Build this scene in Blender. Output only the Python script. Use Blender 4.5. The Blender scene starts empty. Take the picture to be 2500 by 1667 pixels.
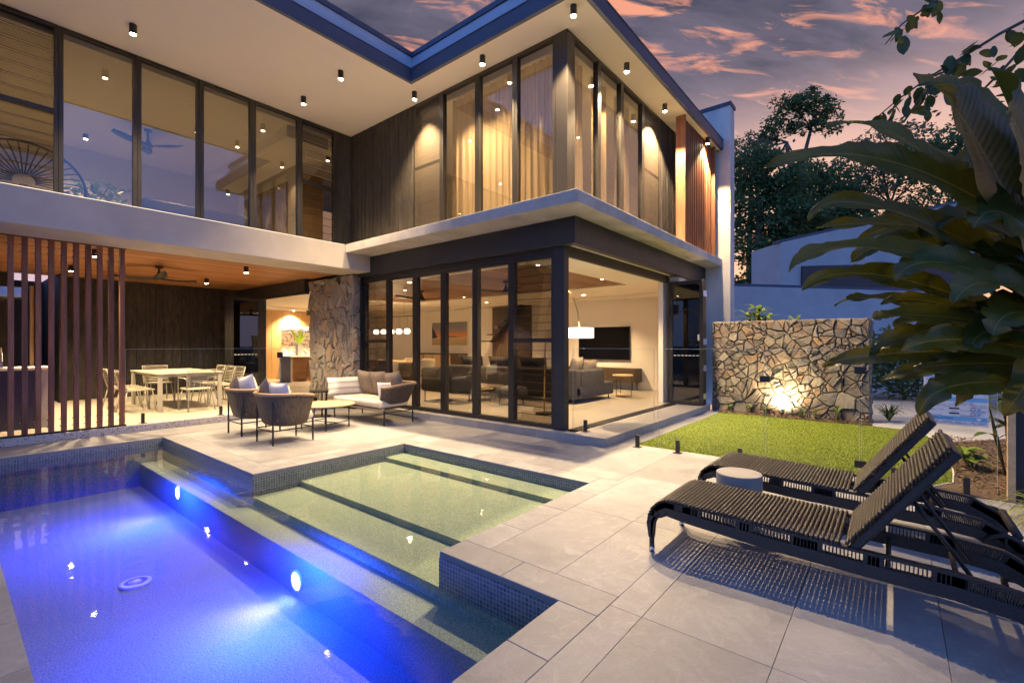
import bpy, bmesh, math, random
from mathutils import Vector, Matrix
R = math.radians
random.seed(11)
sc = bpy.context.scene
COL = sc.collection

# ------------------------------------------------------------------ camera
YAW = 39.2066
cam_d = bpy.data.cameras.new('camera')
cam_d.sensor_width = 36.0
cam_d.lens = 16.47
cam_d.shift_y = 0.0026
cam_d.clip_start = 0.05
cam_d.clip_end = 500
cam = bpy.data.objects.new('camera', cam_d)
cam.location = (0, 0, 1.4)
cam.rotation_euler = (R(90), 0, R(YAW - 90))
COL.objects.link(cam)
sc.camera = cam

# ------------------------------------------------------------------ world: dusk sky
world = bpy.data.worlds.new('World')
sc.world = world
world.use_nodes = True
nt = world.node_tree
nt.nodes.clear()


def wn(t, **k):
    n = nt.nodes.new(t)
    for a, b in k.items():
        setattr(n, a, b)
    return n


def wl(a, b):
    nt.links.new(a, b)


def wmath(op, a, b=None, clamp=False):
    n = wn('ShaderNodeMath', operation=op)
    n.use_clamp = clamp
    for i, x in enumerate((a, b)):
        if x is None:
            continue
        if isinstance(x, (int, float)):
            n.inputs[i].default_value = x
        else:
            wl(x, n.inputs[i])
    return n.outputs[0]


def wmix(f, a, b):
    n = wn('ShaderNodeMix', data_type='RGBA')
    if isinstance(f, (int, float)):
        n.inputs['Factor'].default_value = f
    else:
        wl(f, n.inputs['Factor'])
    for s, x in ((n.inputs[6], a), (n.inputs[7], b)):
        if isinstance(x, tuple):
            s.default_value = (*x, 1)
        else:
            wl(x, s)
    return n.outputs[2]


def wramp(f, stops):
    n = wn('ShaderNodeValToRGB')
    e = n.color_ramp.elements
    while len(e) < len(stops):
        e.new(0.5)
    for el, (p, c) in zip(e, stops):
        el.position = p
        el.color = (*c, 1)
    wl(f, n.inputs[0])
    return n.outputs[0]


tc = wn('ShaderNodeTexCoord')
sep = wn('ShaderNodeSeparateXYZ')
wl(tc.outputs['Generated'], sep.inputs[0])
dx, dy, dz = sep.outputs
# sunset lies about 25 degrees right of the view axis
az = R(YAW - 27)
west = wmath('ADD', wmath('MULTIPLY', dx, math.cos(az)), wmath('MULTIPLY', dy, math.sin(az)))
west01 = wmath('MULTIPLY', wmath('ADD', west, 0.05), 2.1, True)
elev = wmath('MAXIMUM', dz, 0.0)
base_w = wramp(elev, [(0.0, (1.0, 0.56, 0.38)), (0.26, (1.15, 0.66, 0.47)), (0.40, (0.72, 0.46, 0.45)), (0.54, (0.22, 0.24, 0.42)), (1.0, (0.12, 0.24, 0.70))])
base_e = wramp(elev, [(0.0, (0.36, 0.58, 1.35)), (0.3, (0.28, 0.60, 1.75)), (1.0, (0.22, 0.50, 1.60))])
clear = wmix(west01, base_e, base_w)
sky_tex = wn('ShaderNodeTexSky', sky_type='NISHITA')
sky_tex.sun_disc = False
sky_tex.sun_elevation = R(1.0)
sky_tex.sun_rotation = R(90) - az
zz = wmath('ADD', elev, 0.16)
pu = wmath('DIVIDE', dx, zz)
pv = wmath('DIVIDE', dy, zz)
comb = wn('ShaderNodeCombineXYZ')
# bands of cloud run across the view
ca, sa = math.cos(R(YAW + 8)), math.sin(R(YAW + 8))
along = wmath('ADD', wmath('MULTIPLY', pu, ca), wmath('MULTIPLY', pv, sa))
across = wmath('SUBTRACT', wmath('MULTIPLY', pu, sa), wmath('MULTIPLY', pv, ca))
wl(wmath('MULTIPLY', along, 1.9), comb.inputs[0])
wl(wmath('MULTIPLY', across, 0.95), comb.inputs[1])
comb.inputs[2].default_value = 3.7
n1 = wn('ShaderNodeTexNoise')
n1.inputs['Scale'].default_value = 0.75
n1.inputs['Detail'].default_value = 9
n1.inputs['Roughness'].default_value = 0.52
n1.inputs['Distortion'].default_value = 0.25
wl(comb.outputs[0], n1.inputs['Vector'])
n2 = wn('ShaderNodeTexNoise')
n2.inputs['Scale'].default_value = 3.4
n2.inputs['Detail'].default_value = 8
n2.inputs['Roughness'].default_value = 0.6
n2.inputs['Distortion'].default_value = 0.7
cb2 = wn('ShaderNodeCombineXYZ')
wl(wmath('MULTIPLY', along, 3.6), cb2.inputs[0])
wl(wmath('MULTIPLY', across, 1.15), cb2.inputs[1])
wl(cb2.outputs[0], n2.inputs['Vector'])
n3 = wn('ShaderNodeTexNoise')
n3.inputs['Scale'].default_value = 2.1
n3.inputs['Detail'].default_value = 9
n3.inputs['Roughness'].default_value = 0.62
n3.inputs['Distortion'].default_value = 0.5
wl(cb2.outputs[0], n3.inputs['Vector'])
dens = wramp(n1.outputs[0], [(0.26, (0, 0, 0)), (0.40, (1, 1, 1))])
low = wmath('MULTIPLY', wmath('SUBTRACT', elev, 0.345), 8.0, True)
dens = wmath('MULTIPLY', dens, low)
lit = wramp(n2.outputs[0], [(0.54, (0, 0, 0)), (0.66, (1, 1, 1))])
dark_c = wmix(west01, (0.10, 0.26, 0.80), (0.05, 0.052, 0.10))
mid_c = wmix(west01, (0.16, 0.38, 1.0), (0.175, 0.145, 0.215))
tex_c = wramp(n3.outputs[0], [(0.36, (0, 0, 0)), (0.62, (1, 1, 1))])
dark_c = wmix(tex_c, dark_c, mid_c)
lit_c = wmix(west01, (0.30, 0.5, 1.1), (1.25, 0.47, 0.27))
cloud = wmix(wmath('MULTIPLY', lit, 0.85), dark_c, lit_c)
skyc = wmix(dens, clear, cloud)
nish = wn('ShaderNodeMix', data_type='RGBA', blend_type='ADD')
nish.inputs['Factor'].default_value = 0.05
wl(skyc, nish.inputs[6])
wl(sky_tex.outputs[0], nish.inputs[7])
bg = wn('ShaderNodeBackground')
SKY = 0.56
bg.inputs['Strength'].default_value = SKY
wl(nish.outputs[2], bg.inputs[0])
wo = wn('ShaderNodeOutputWorld')
wl(bg.outputs[0], wo.inputs[0])

# a last trace of afterglow from the west
sun_d = bpy.data.lights.new('sun', 'SUN')
sun_d.energy = 0.04
sun_d.angle = R(12)
sun_d.color = (1.0, 0.66, 0.45)
sun = bpy.data.objects.new('sun', sun_d)
sun.rotation_euler = (R(80), 0, az + R(90))
sun.location = (20, 10, 20)
COL.objects.link(sun)

sc.view_settings.view_transform = 'Standard'
sc.view_settings.look = 'None'
sc.view_settings.exposure = 0.6
sc.view_settings.gamma = 1.0
sc.render.engine = 'CYCLES'
sc.cycles.use_denoising = True
sc.cycles.max_bounces = 8
sc.cycles.diffuse_bounces = 4
sc.cycles.glossy_bounces = 4
sc.cycles.transmission_bounces = 6
sc.cycles.transparent_max_bounces = 24
sc.cycles.caustics_reflective = False
sc.cycles.caustics_refractive = False
sc.cycles.sample_clamp_indirect = 4.0
WARM = (1.0, 0.70, 0.38)

# ------------------------------------------------------------------ materials
MATS = {}


class NG:
    def __init__(s, name):
        m = bpy.data.materials.new(name)
        m.use_nodes = True
        s.m = m
        s.t = m.node_tree
        s.t.nodes.clear()
        s.out = s.n('ShaderNodeOutputMaterial')
        s.pos = None

    def n(s, t, **k):
        x = s.t.nodes.new(t)
        for a, b in k.items():
            setattr(x, a, b)
        return x

    def l(s, a, b):
        s.t.links.new(a, b)

    def setin(s, sock, x):
        if isinstance(x, tuple):
            sock.default_value = (*x, 1) if len(x) == 3 and sock.type == 'RGBA' else x
        elif isinstance(x, (int, float)):
            sock.default_value = x
        else:
            s.l(x, sock)

    def coords(s, stretch=(1, 1, 1), rot=0.0, rnd=0.0):
        g = s.n('ShaderNodeNewGeometry')
        mp = s.n('ShaderNodeMapping')
        mp.inputs['Scale'].default_value = stretch
        mp.inputs['Rotation'].default_value = (0, 0, rot)
        s.l(g.outputs['Position'], mp.inputs[0])
        if rnd:
            oi = s.n('ShaderNodeObjectInfo')
            a = s.math('MULTIPLY', oi.outputs['Random'], rnd)
            c = s.n('ShaderNodeCombineXYZ')
            s.l(a, c.inputs[0]); s.l(a, c.inputs[2])
            v = s.n('ShaderNodeVectorMath', operation='ADD')
            s.l(mp.outputs[0], v.inputs[0]); s.l(c.outputs[0], v.inputs[1])
            return v.outputs[0]
        return mp.outputs[0]

    def math(s, op, a, b=None, clamp=False):
        x = s.n('ShaderNodeMath', operation=op)
        x.use_clamp = clamp
        s.setin(x.inputs[0], a)
        if b is not None:
            s.setin(x.inputs[1], b)
        return x.outputs[0]

    def noise(s, vec, scale, detail=5, rough=0.55, dist=0.0):
        x = s.n('ShaderNodeTexNoise')
        x.inputs['Scale'].default_value = scale
        x.inputs['Detail'].default_value = detail
        x.inputs['Roughness'].default_value = rough
        x.inputs['Distortion'].default_value = dist
        s.l(vec, x.inputs['Vector'])
        return x.outputs[0]

    def ramp(s, f, stops, interp='LINEAR'):
        x = s.n('ShaderNodeValToRGB')
        e = x.color_ramp.elements
        x.color_ramp.interpolation = interp
        while len(e) < len(stops):
            e.new(0.5)
        for el, (p, c) in zip(e, stops):
            el.position = p
            el.color = (*c, 1) if len(c) == 3 else c
        s.l(f, x.inputs[0])
        return x.outputs[0]

    def mix(s, f, a, b, blend='MIX'):
        x = s.n('ShaderNodeMix', data_type='RGBA', blend_type=blend)
        s.setin(x.inputs['Factor'], f)
        s.setin(x.inputs[6], a)
        s.setin(x.inputs[7], b)
        return x.outputs[2]

    def bump(s, h, strength, dist=0.01):
        x = s.n('ShaderNodeBump')
        x.inputs['Strength'].default_value = strength
        x.inputs['Distance'].default_value = dist
        s.l(h, x.inputs['Height'])
        return x.outputs[0]

    def bsdf(s, col, rough=0.6, metal=0.0, spec=0.5, normal=None, **k):
        p = s.n('ShaderNodeBsdfPrincipled')
        s.setin(p.inputs['Base Color'], col)
        s.setin(p.inputs['Roughness'], rough)
        p.inputs['Metallic'].default_value = metal
        p.inputs['Specular IOR Level'].default_value = spec
        for a, b in k.items():
            p.inputs[a.replace('_', ' ')].default_value = b
        if normal is not None:
            s.l(normal, p.inputs['Normal'])
        return p.outputs[0]

    def done(s, sh):
        s.l(sh, s.out.inputs[0])
        MATS[s.m.name] = s.m
        return s.m


def mat(name, c1, c2=None, scale=4.0, stretch=(1, 1, 1), rough=0.6, metal=0.0, spec=0.5, bump=0.0, bscale=60.0, rand=0.0,
        ramp=(0.35, 0.65), detail=6, bstretch=None, rough2=None, bdist=0.01, rnd=0.0):
    g = NG(name)
    c2 = c2 or c1
    v = g.coords(stretch, rnd=rnd)
    f = g.noise(v, scale, detail, 0.6)
    col = g.ramp(f, [(ramp[0], c1), (ramp[1], c2)])
    if rand:
        oi = g.n('ShaderNodeObjectInfo')
        k = g.math('ADD', g.math('MULTIPLY', oi.outputs['Random'], 2 * rand), 1 - rand)
        hs = g.n('ShaderNodeHueSaturation')
        g.l(k, hs.inputs['Value'])
        g.l(col, hs.inputs['Color'])
        col = hs.outputs[0]
    nrm = None
    if bump:
        b = g.noise(g.coords(bstretch or stretch, rnd=rnd), bscale, 4, 0.6)
        nrm = g.bump(b, bump, bdist)
    rg = rough
    if rough2 is not None:
        rg = g.ramp(f, [(0.3, (rough,) * 3), (0.7, (rough2,) * 3)])
    return g.done(g.bsdf(col, rg, metal, spec, nrm))


def emit(name, col, power):
    g = NG(name)
    e = g.n('ShaderNodeEmission')
    e.inputs[0].default_value = (*col, 1)
    e.inputs[1].default_value = power
    return g.done(e.outputs[0])


def glass(name, tint=(0.9, 0.92, 0.92), f0=0.045, k=1.0, rough=0.0):
    g = NG(name)
    lw = g.n('ShaderNodeLayerWeight')
    lw.inputs[0].default_value = 0.5
    p = g.math('POWER', lw.outputs['Facing'], 4.0)
    f = g.math('ADD', g.math('MULTIPLY', p, 0.9 * k), f0, True)
    tr = g.n('ShaderNodeBsdfTransparent')
    tr.inputs[0].default_value = (*tint, 1)
    gl = g.n('ShaderNodeBsdfGlossy')
    gl.inputs['Roughness'].default_value = rough
    mx = g.n('ShaderNodeMixShader')
    g.l(f, mx.inputs[0]); g.l(tr.outputs[0], mx.inputs[1]); g.l(gl.outputs[0], mx.inputs[2])
    return g.done(mx.outputs[0])


def wood(name, c1, c2, axis, rough=0.5, rand=0.25, fine=1.0, spec=0.4):
    st = {'x': (0.6, 9, 9), 'y': (9, 0.6, 9), 'z': (9, 9, 0.6)}[axis]
    g = NG(name)
    v = g.coords(tuple(q * fine for q in st), rnd=37.0)
    f = g.noise(v, 2.2, 7, 0.62, 0.6)
    f2 = g.noise(v, 11.0, 4, 0.6)
    f = g.math('ADD', g.math('MULTIPLY', f, 0.75), g.math('MULTIPLY', f2, 0.25))
    col = g.ramp(f, [(0.32, c1), (0.66, c2)])
    oi = g.n('ShaderNodeObjectInfo')
    hs = g.n('ShaderNodeHueSaturation')
    g.l(g.math('ADD', g.math('MULTIPLY', oi.outputs['Random'], 2 * rand), 1 - rand), hs.inputs['Value'])
    g.l(col, hs.inputs['Color'])
    return g.done(g.bsdf(hs.outputs[0], rough, 0, spec, g.bump(f2, 0.15, 0.004)))


# porcelain deck tile: cool grey with faint pale veins and clouding
def tile_mat(name, ca, cb, vein, rough):
    g = NG(name)
    v = g.coords(rnd=53.0)
    big = g.noise(v, 2.4, 8, 0.66, 0.9)
    vn = g.noise(v, 2.3, 7, 0.65, 1.6)
    ridge = g.math('ABSOLUTE', g.math('SUBTRACT', vn, 0.5))
    vm = g.ramp(ridge, [(0.0, (1, 1, 1)), (0.03, (0, 0, 0))])
    speck = g.noise(v, 140, 3, 0.6)
    col = g.ramp(big, [(0.32, ca), (0.7, cb)])
    col = g.mix(g.math('MULTIPLY', vm, 0.17), col, vein)
    pat = g.noise(v, 5.5, 8, 0.72, 1.4)
    col = g.mix(g.ramp(pat, [(0.54, (0, 0, 0)), (0.72, (0.45, 0.45, 0.45))]), col, vein)
    col = g.mix(0.14, col, g.ramp(speck, [(0.3, tuple(0.6 * q for q in ca)), (0.7, vein)]))
    oi = g.n('ShaderNodeObjectInfo')
    hs = g.n('ShaderNodeHueSaturation')
    g.l(g.math('ADD', g.math('MULTIPLY', oi.outputs['Random'], 0.24), 0.88), hs.inputs['Value'])
    g.l(col, hs.inputs['Color'])
    rr = g.ramp(big, [(0.3, (rough,) * 3), (0.7, (rough + 0.14,) * 3)])
    return g.done(g.bsdf(hs.outputs[0], rr, 0, 0.4, g.bump(speck, 0.12, 0.002)))


tile_mat('deck_tile', (0.185, 0.190, 0.206), (0.285, 0.290, 0.308), (0.43, 0.435, 0.45), 0.44)
tile_mat('step_tile', (0.27, 0.26, 0.25), (0.36, 0.345, 0.33), (0.46, 0.45, 0.43), 0.46)
mat('grout', (0.19, 0.188, 0.19), rough=0.9)
mat('soffit_white', (0.82, 0.755, 0.65), (0.84, 0.775, 0.67), scale=1.5, rough=0.8, bump=0.03, bscale=150)
mat('plaster', (0.78, 0.73, 0.65), (0.80, 0.75, 0.67), scale=2, rough=0.85)
mat('concrete', (0.36, 0.345, 0.33), (0.50, 0.48, 0.455), scale=2.2, rough=0.8, bump=0.15, bscale=45)
mat('render_beam', (0.42, 0.385, 0.335), (0.50, 0.46, 0.405), scale=1.4, rough=0.8, bump=0.06, bscale=60)
mat('render_grey', (0.40, 0.40, 0.40), (0.47, 0.47, 0.47), scale=1.4, rough=0.85, bump=0.06, bscale=50)
mat('parapet_sky_tint', (0.42, 0.49, 0.60), (0.47, 0.55, 0.66), scale=2.5, rough=0.8)  # grey paint with the blue of the sky light put into its colour
mat('blade_concrete', (0.48, 0.465, 0.44), (0.62, 0.60, 0.57), scale=2.0, stretch=(1, 1, 0.25), rough=0.8, bump=0.1, bscale=40)
mat('charcoal_sky_tint', (0.045, 0.06, 0.105), (0.058, 0.075, 0.125), scale=3, rough=0.55)  # charcoal with the navy cast of the sky light mixed in
mat('steel_dark', (0.016, 0.017, 0.02), (0.024, 0.025, 0.03), scale=5, rough=0.5)
mat('bronze_frame', (0.030, 0.027, 0.024), rough=0.42, metal=0.3)
mat('black_metal', (0.014, 0.014, 0.015), rough=0.42)
mat('chrome', (0.65, 0.65, 0.66), rough=0.2, metal=1.0)
mat('brass', (0.62, 0.47, 0.25), rough=0.28, metal=1.0)
mat('stainless', (0.50, 0.50, 0.53), rough=0.22, metal=1.0)
mat('char_board', (0.011, 0.010, 0.009), (0.046, 0.037, 0.029), scale=5, stretch=(3, 3, 0.7), rough=0.7, bump=0.9, bscale=26, bstretch=(3.5, 3.5, 1.0), rand=0.2, bdist=0.012, rnd=19.0)
wood('gum_fin', (0.13, 0.046, 0.022), (0.33, 0.135, 0.062), 'z', 0.55, 0.25)
wood('gum_ceiling', (0.24, 0.098, 0.036), (0.47, 0.225, 0.09), 'x', 0.5, 0.28)
wood('living_ceiling', (0.17, 0.075, 0.036), (0.33, 0.165, 0.085), 'x', 0.5, 0.2)
wood('oak_z', (0.42, 0.255, 0.11), (0.58, 0.38, 0.185), 'z', 0.55, 0.06)
wood('teak_x', (0.46, 0.31, 0.15), (0.64, 0.46, 0.25), 'x', 0.5, 0.1)
wood('dark_oak', (0.055, 0.035, 0.022), (0.10, 0.066, 0.04), 'y', 0.5, 0.1)
glass('window_glass', (0.84, 0.83, 0.80), 0.075, 0.9)
glass('louvre_glass', (0.55, 0.53, 0.50), 0.08, 1.0)
glass('upper_glass', (0.66, 0.65, 0.62), 0.14, 0.8)
glass('curtain_wall_glass', (0.86, 0.85, 0.82), 0.085, 0.9)
glass('door_glass', (0.42, 0.41, 0.40), 0.10, 1.0)
glass('fence_glass', (0.965, 0.985, 0.98), 0.018, 0.35)
mat('glass_edge', (0.40, 0.46, 0.42), rough=0.3)


# speckled ground-concrete floors
def speckle(name, base, dark, light, scale, rough):
    g = NG(name)
    v = g.coords()
    vo = g.n('ShaderNodeTexVoronoi')
    vo.inputs['Scale'].default_value = scale
    g.l(v, vo.inputs['Vector'])
    c = g.ramp(vo.outputs['Color'], [(0.0, dark), (0.28, dark), (0.36, base), (0.75, base), (0.82, light)])
    vo2 = g.n('ShaderNodeTexVoronoi')
    vo2.inputs['Scale'].default_value = scale * 2.3
    g.l(v, vo2.inputs['Vector'])
    c2 = g.ramp(vo2.outputs['Color'], [(0.2, tuple(0.55 * q for q in base)), (0.3, base), (0.7, base), (0.8, light)])
    col = g.mix(0.5, c, c2)
    big = g.noise(v, 1.2, 4)
    col = g.mix(g.math('MULTIPLY', big, 0.25), col, tuple(0.8 * q for q in base))
    return g.done(g.bsdf(col, rough, 0, 0.5))


speckle('ground_concrete', (0.36, 0.325, 0.28), (0.14, 0.125, 0.11), (0.54, 0.50, 0.44), 70, 0.32)
speckle('patio_concrete', (0.52, 0.47, 0.39), (0.30, 0.27, 0.22), (0.68, 0.63, 0.54), 80, 0.5)


def terrazzo():
    g = NG('terrazzo')
    v = g.coords((1, 1, 1.6))
    vo = g.n('ShaderNodeTexVoronoi')
    vo.inputs['Scale'].default_value = 46
    vo.inputs['Randomness'].default_value = 1.0
    g.l(v, vo.inputs['Vector'])
    sp = g.n('ShaderNodeSeparateColor')
    g.l(vo.outputs['Color'], sp.inputs[0])
    pick = g.ramp(sp.outputs[0], [(0.0, (1, 1, 1)), (0.34, (1, 1, 1)), (0.36, (0, 0, 0))], 'CONSTANT')
    rad = g.math('LESS_THAN', vo.outputs['Distance'], 0.42)
    msk = g.math('MULTIPLY', pick, rad)
    col = g.mix(msk, (0.52, 0.47, 0.46), (0.035, 0.03, 0.03))
    return g.done(g.bsdf(col, 0.6))


terrazzo()


# small pool mosaic and pebble interior
def mosaic():
    g = NG('mosaic')
    ge = g.n('ShaderNodeNewGeometry')
    s = g.n('ShaderNodeSeparateXYZ')
    g.l(ge.outputs['Position'], s.inputs[0])
    c = g.n('ShaderNodeCombineXYZ')
    g.l(g.math('ADD', s.outputs[0], s.outputs[1]), c.inputs[0])
    g.l(s.outputs[2], c.inputs[1])
    b = g.n('ShaderNodeTexBrick')
    b.offset = 0.0
    b.inputs['Scale'].default_value = 1.0
    b.inputs['Brick Width'].default_value = 0.0275
    b.inputs['Row Height'].default_value = 0.0275
    b.inputs['Mortar Size'].default_value = 0.0019
    b.inputs['Color1'].default_value = (0.05, 0.07, 0.075, 1)
    b.inputs['Color2'].default_value = (0.14, 0.155, 0.15, 1)
    b.inputs['Mortar'].default_value = (0.32, 0.33, 0.32, 1)
    g.l(c.outputs[0], b.inputs['Vector'])
    return g.done(g.bsdf(b.outputs[0], 0.3))


mosaic()


def pebble():
    g = NG('pool_pebble')
    v = g.coords()
    n = g.noise(v, 85, 3, 0.7)
    n2 = g.noise(v, 1.3, 4)
    col = g.ramp(n, [(0.34, (0.12, 0.165, 0.105)), (0.5, (0.26, 0.315, 0.205)), (0.66, (0.43, 0.475, 0.33))])
    col = g.mix(g.math('MULTIPLY', n2, 0.3), col, (0.28, 0.36, 0.30))
    return g.done(g.bsdf(col, 0.8, 0, 0.2, g.bump(n, 0.3, 0.004)))


pebble()


def water():
    g = NG('water')
    v = g.coords()
    n = g.noise(v, 2.3, 2, 0.5, 0.3)
    n2 = g.noise(v, 9.0, 2, 0.5, 0.3)
    h = g.math('ADD', n, g.math('MULTIPLY', n2, 0.12))
    nr = g.bump(h, 0.075, 0.05)
    lw = g.n('ShaderNodeLayerWeight')
    lw.inputs[0].default_value = 0.5
    g.l(nr, lw.inputs['Normal'])
    f = g.math('ADD', g.math('MULTIPLY', g.math('POWER', lw.outputs['Facing'], 4.2), 0.85), 0.022, True)
    tr = g.n('ShaderNodeBsdfTransparent')
    tr.inputs[0].default_value = (0.90, 0.94, 0.97, 1)
    gl = g.n('ShaderNodeBsdfGlossy')
    gl.inputs['Roughness'].default_value = 0.035
    g.l(nr, gl.inputs['Normal'])
    mx = g.n('ShaderNodeMixShader')
    g.l(f, mx.inputs[0]); g.l(tr.outputs[0], mx.inputs[1]); g.l(gl.outputs[0], mx.inputs[2])
    return g.done(mx.outputs[0])


water()


# rubble stone: each stone takes its own colour
def stone(name, stops, k=1.0):
    g = NG(name)
    oi = g.n('ShaderNodeObjectInfo')
    base = g.ramp(oi.outputs['Random'], [(p, tuple(k * q for q in c)) for p, c in stops])
    v = g.coords(rnd=23.0)
    n = g.noise(v, 7, 8, 0.68, 0.6)
    n2 = g.noise(v, 34, 5, 0.7)
    col = g.mix(g.ramp(n, [(0.35, (0, 0, 0)), (0.72, (0.5, 0.5, 0.5))]), base, (0.40 * k, 0.36 * k, 0.30 * k))
    col = g.mix(g.ramp(n, [(0.62, (0, 0, 0)), (0.76, (0.6, 0.6, 0.6))]), col, (0.34 * k, 0.17 * k, 0.075 * k))
    col = g.mix(0.32, col, g.ramp(n2, [(0.3, (0.12 * k, 0.11 * k, 0.10 * k)), (0.7, (0.52 * k, 0.48 * k, 0.42 * k))]))
    h = g.math('ADD', g.math('MULTIPLY', n, 1.4), g.math('MULTIPLY', n2, 0.5))
    return g.done(g.bsdf(col, 0.85, 0, 0.3, g.bump(h, 1.0, 0.022)))


stone('stone', [(0.0, (0.13, 0.12, 0.11)), (0.16, (0.36, 0.30, 0.22)), (0.3, (0.19, 0.185, 0.18)), (0.44, (0.46, 0.26, 0.11)), (0.54, (0.24, 0.22, 0.195)), (0.68, (0.46, 0.40, 0.30)), (0.8, (0.16, 0.15, 0.145)), (0.9, (0.38, 0.22, 0.12)), (1.0, (0.30, 0.27, 0.23))], 0.6)
stone('column_stone', [(0.0, (0.20, 0.185, 0.165)), (0.3, (0.40, 0.34, 0.25)), (0.5, (0.46, 0.31, 0.17)), (0.7, (0.34, 0.31, 0.27)), (1.0, (0.48, 0.42, 0.33))], 0.85)
mat('mortar', (0.02, 0.018, 0.016), (0.035, 0.03, 0.027), scale=20, rough=0.95)


def grass_mat():
    g = NG('lawn_blades')
    v = g.coords()
    n = g.noise(v, 55, 2, 0.6)
    n2 = g.noise(v, 1.5, 3)
    col = g.ramp(n, [(0.3, (0.088, 0.132, 0.014)), (0.55, (0.14, 0.185, 0.022)), (0.75, (0.215, 0.245, 0.05))])
    col = g.mix(g.math('MULTIPLY', n2, 0.35), col, (0.20, 0.24, 0.04))
    return g.done(g.bsdf(col, 0.75, 0, 0.15))


grass_mat()
mat('soil', (0.05, 0.035, 0.022), (0.11, 0.07, 0.045), scale=30, rough=0.95, bump=1, bscale=70)
mat('mulch', (0.07, 0.04, 0.024), (0.20, 0.125, 0.075), scale=40, rough=0.9)
mat('ground_earth', (0.07, 0.065, 0.05), (0.10, 0.09, 0.07), scale=3, rough=0.95)
mat('gravel_path', (0.30, 0.30, 0.30), (0.46, 0.46, 0.47), scale=40, rough=0.9, bump=0.8, bscale=90)


def leaf_mat(name, c1, c2, trans=0.35, scale=3.0, rough=0.45, veins=0.0):
    g = NG(name)
    oi = g.n('ShaderNodeObjectInfo')
    v = g.coords(rnd=11.0)
    n = g.noise(v, scale, 3, 0.6)
    col = g.ramp(n, [(0.3, c1), (0.7, c2)])
    d = g.bsdf(col, rough, 0, 0.45)
    t = g.n('ShaderNodeBsdfTranslucent')
    g.l(g.mix(0.5, col, (0.5, 0.6, 0.08), 'MULTIPLY') if False else col, t.inputs[0])
    mx = g.n('ShaderNodeMixShader')
    mx.inputs[0].default_value = trans
    g.l(d, mx.inputs[1]); g.l(t.outputs[0], mx.inputs[2])
    return g.done(mx.outputs[0])


leaf_mat('tree_leaf', (0.06, 0.12, 0.045), (0.15, 0.23, 0.08), 0.45, 0.8, 0.7)
leaf_mat('tree_leaf_pale', (0.11, 0.15, 0.09), (0.22, 0.26, 0.15), 0.45, 0.8, 0.7)
leaf_mat('branch_leaf', (0.035, 0.075, 0.022), (0.09, 0.13, 0.035), 0.3, 8, 0.4)


def paddle_mat():
    g = NG('paddle_leaf')
    uv = g.n('ShaderNodeUVMap')
    s = g.n('ShaderNodeSeparateXYZ')
    g.l(uv.outputs[0], s.inputs[0])
    off = g.math('ABSOLUTE', g.math('SUBTRACT', s.outputs[1], 0.5))
    rib = g.math('SINE', g.math('MULTIPLY', g.math('SUBTRACT', s.outputs[0], g.math('MULTIPLY', off, 0.16)), 210.0))
    n = g.noise(g.coords(rnd=11.0), 2.2, 4, 0.6)
    n2 = g.noise(g.coords((1, 1, 1), rnd=5.0), 14, 4, 0.6)
    col = g.ramp(n, [(0.3, (0.035, 0.055, 0.008)), (0.55, (0.075, 0.09, 0.014)), (0.75, (0.15, 0.125, 0.03))])
    col = g.mix(g.math('MULTIPLY', g.math('ADD', rib, 1.0), 0.06), col, (0.14, 0.15, 0.03))
    col = g.mix(g.ramp(off, [(0.0, (0.9, 0.9, 0.9)), (0.03, (0, 0, 0))]), col, (0.24, 0.23, 0.08))
    edge = g.math('MULTIPLY', g.ramp(off, [(0.44, (0, 0, 0)), (0.5, (1, 1, 1))]), n2)
    col = g.mix(edge, col, (0.13, 0.075, 0.03))
    d = g.bsdf(col, 0.36, 0, 0.5, g.bump(rib, 0.09, 0.003))
    t = g.n('ShaderNodeBsdfTranslucent')
    g.l(g.mix(1.0, col, (1.6, 1.35, 0.6), 'MULTIPLY'), t.inputs[0])
    mx = g.n('ShaderNodeMixShader')
    mx.inputs[0].default_value = 0.38
    g.l(d, mx.inputs[1]); g.l(t.outputs[0], mx.inputs[2])
    return g.done(mx.outputs[0])


paddle_mat()
def insect_screen():
    g = NG('insect_screen')
    d = g.bsdf((0.11, 0.088, 0.066), 0.6, 0.2, 0.4)
    tr = g.n('ShaderNodeBsdfTransparent')
    mx = g.n('ShaderNodeMixShader')
    mx.inputs[0].default_value = 0.42
    g.l(tr.outputs[0], mx.inputs[1]); g.l(d, mx.inputs[2])
    return g.done(mx.outputs[0])


insect_screen()
leaf_mat('shrub_leaf', (0.10, 0.19, 0.03), (0.24, 0.31, 0.06), 0.3, 8, 0.4)
leaf_mat('fern_leaf', (0.09, 0.14, 0.03), (0.22, 0.25, 0.07), 0.3, 20, 0.5)
leaf_mat('vase_leaf', (0.22, 0.42, 0.03), (0.40, 0.60, 0.06), 0.3, 20, 0.4)
mat('bark', (0.075, 0.058, 0.045), (0.16, 0.13, 0.105), scale=8, stretch=(2, 2, 0.5), rough=0.9, bump=0.8, bscale=30)
mat('stem_green', (0.09, 0.10, 0.03), (0.17, 0.15, 0.05), scale=8, rough=0.6)
mat('rattan_dark', (0.009, 0.008, 0.0075), (0.036, 0.030, 0.027), scale=110, rough=0.42, spec=0.6, bump=0.5, bscale=200)


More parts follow.
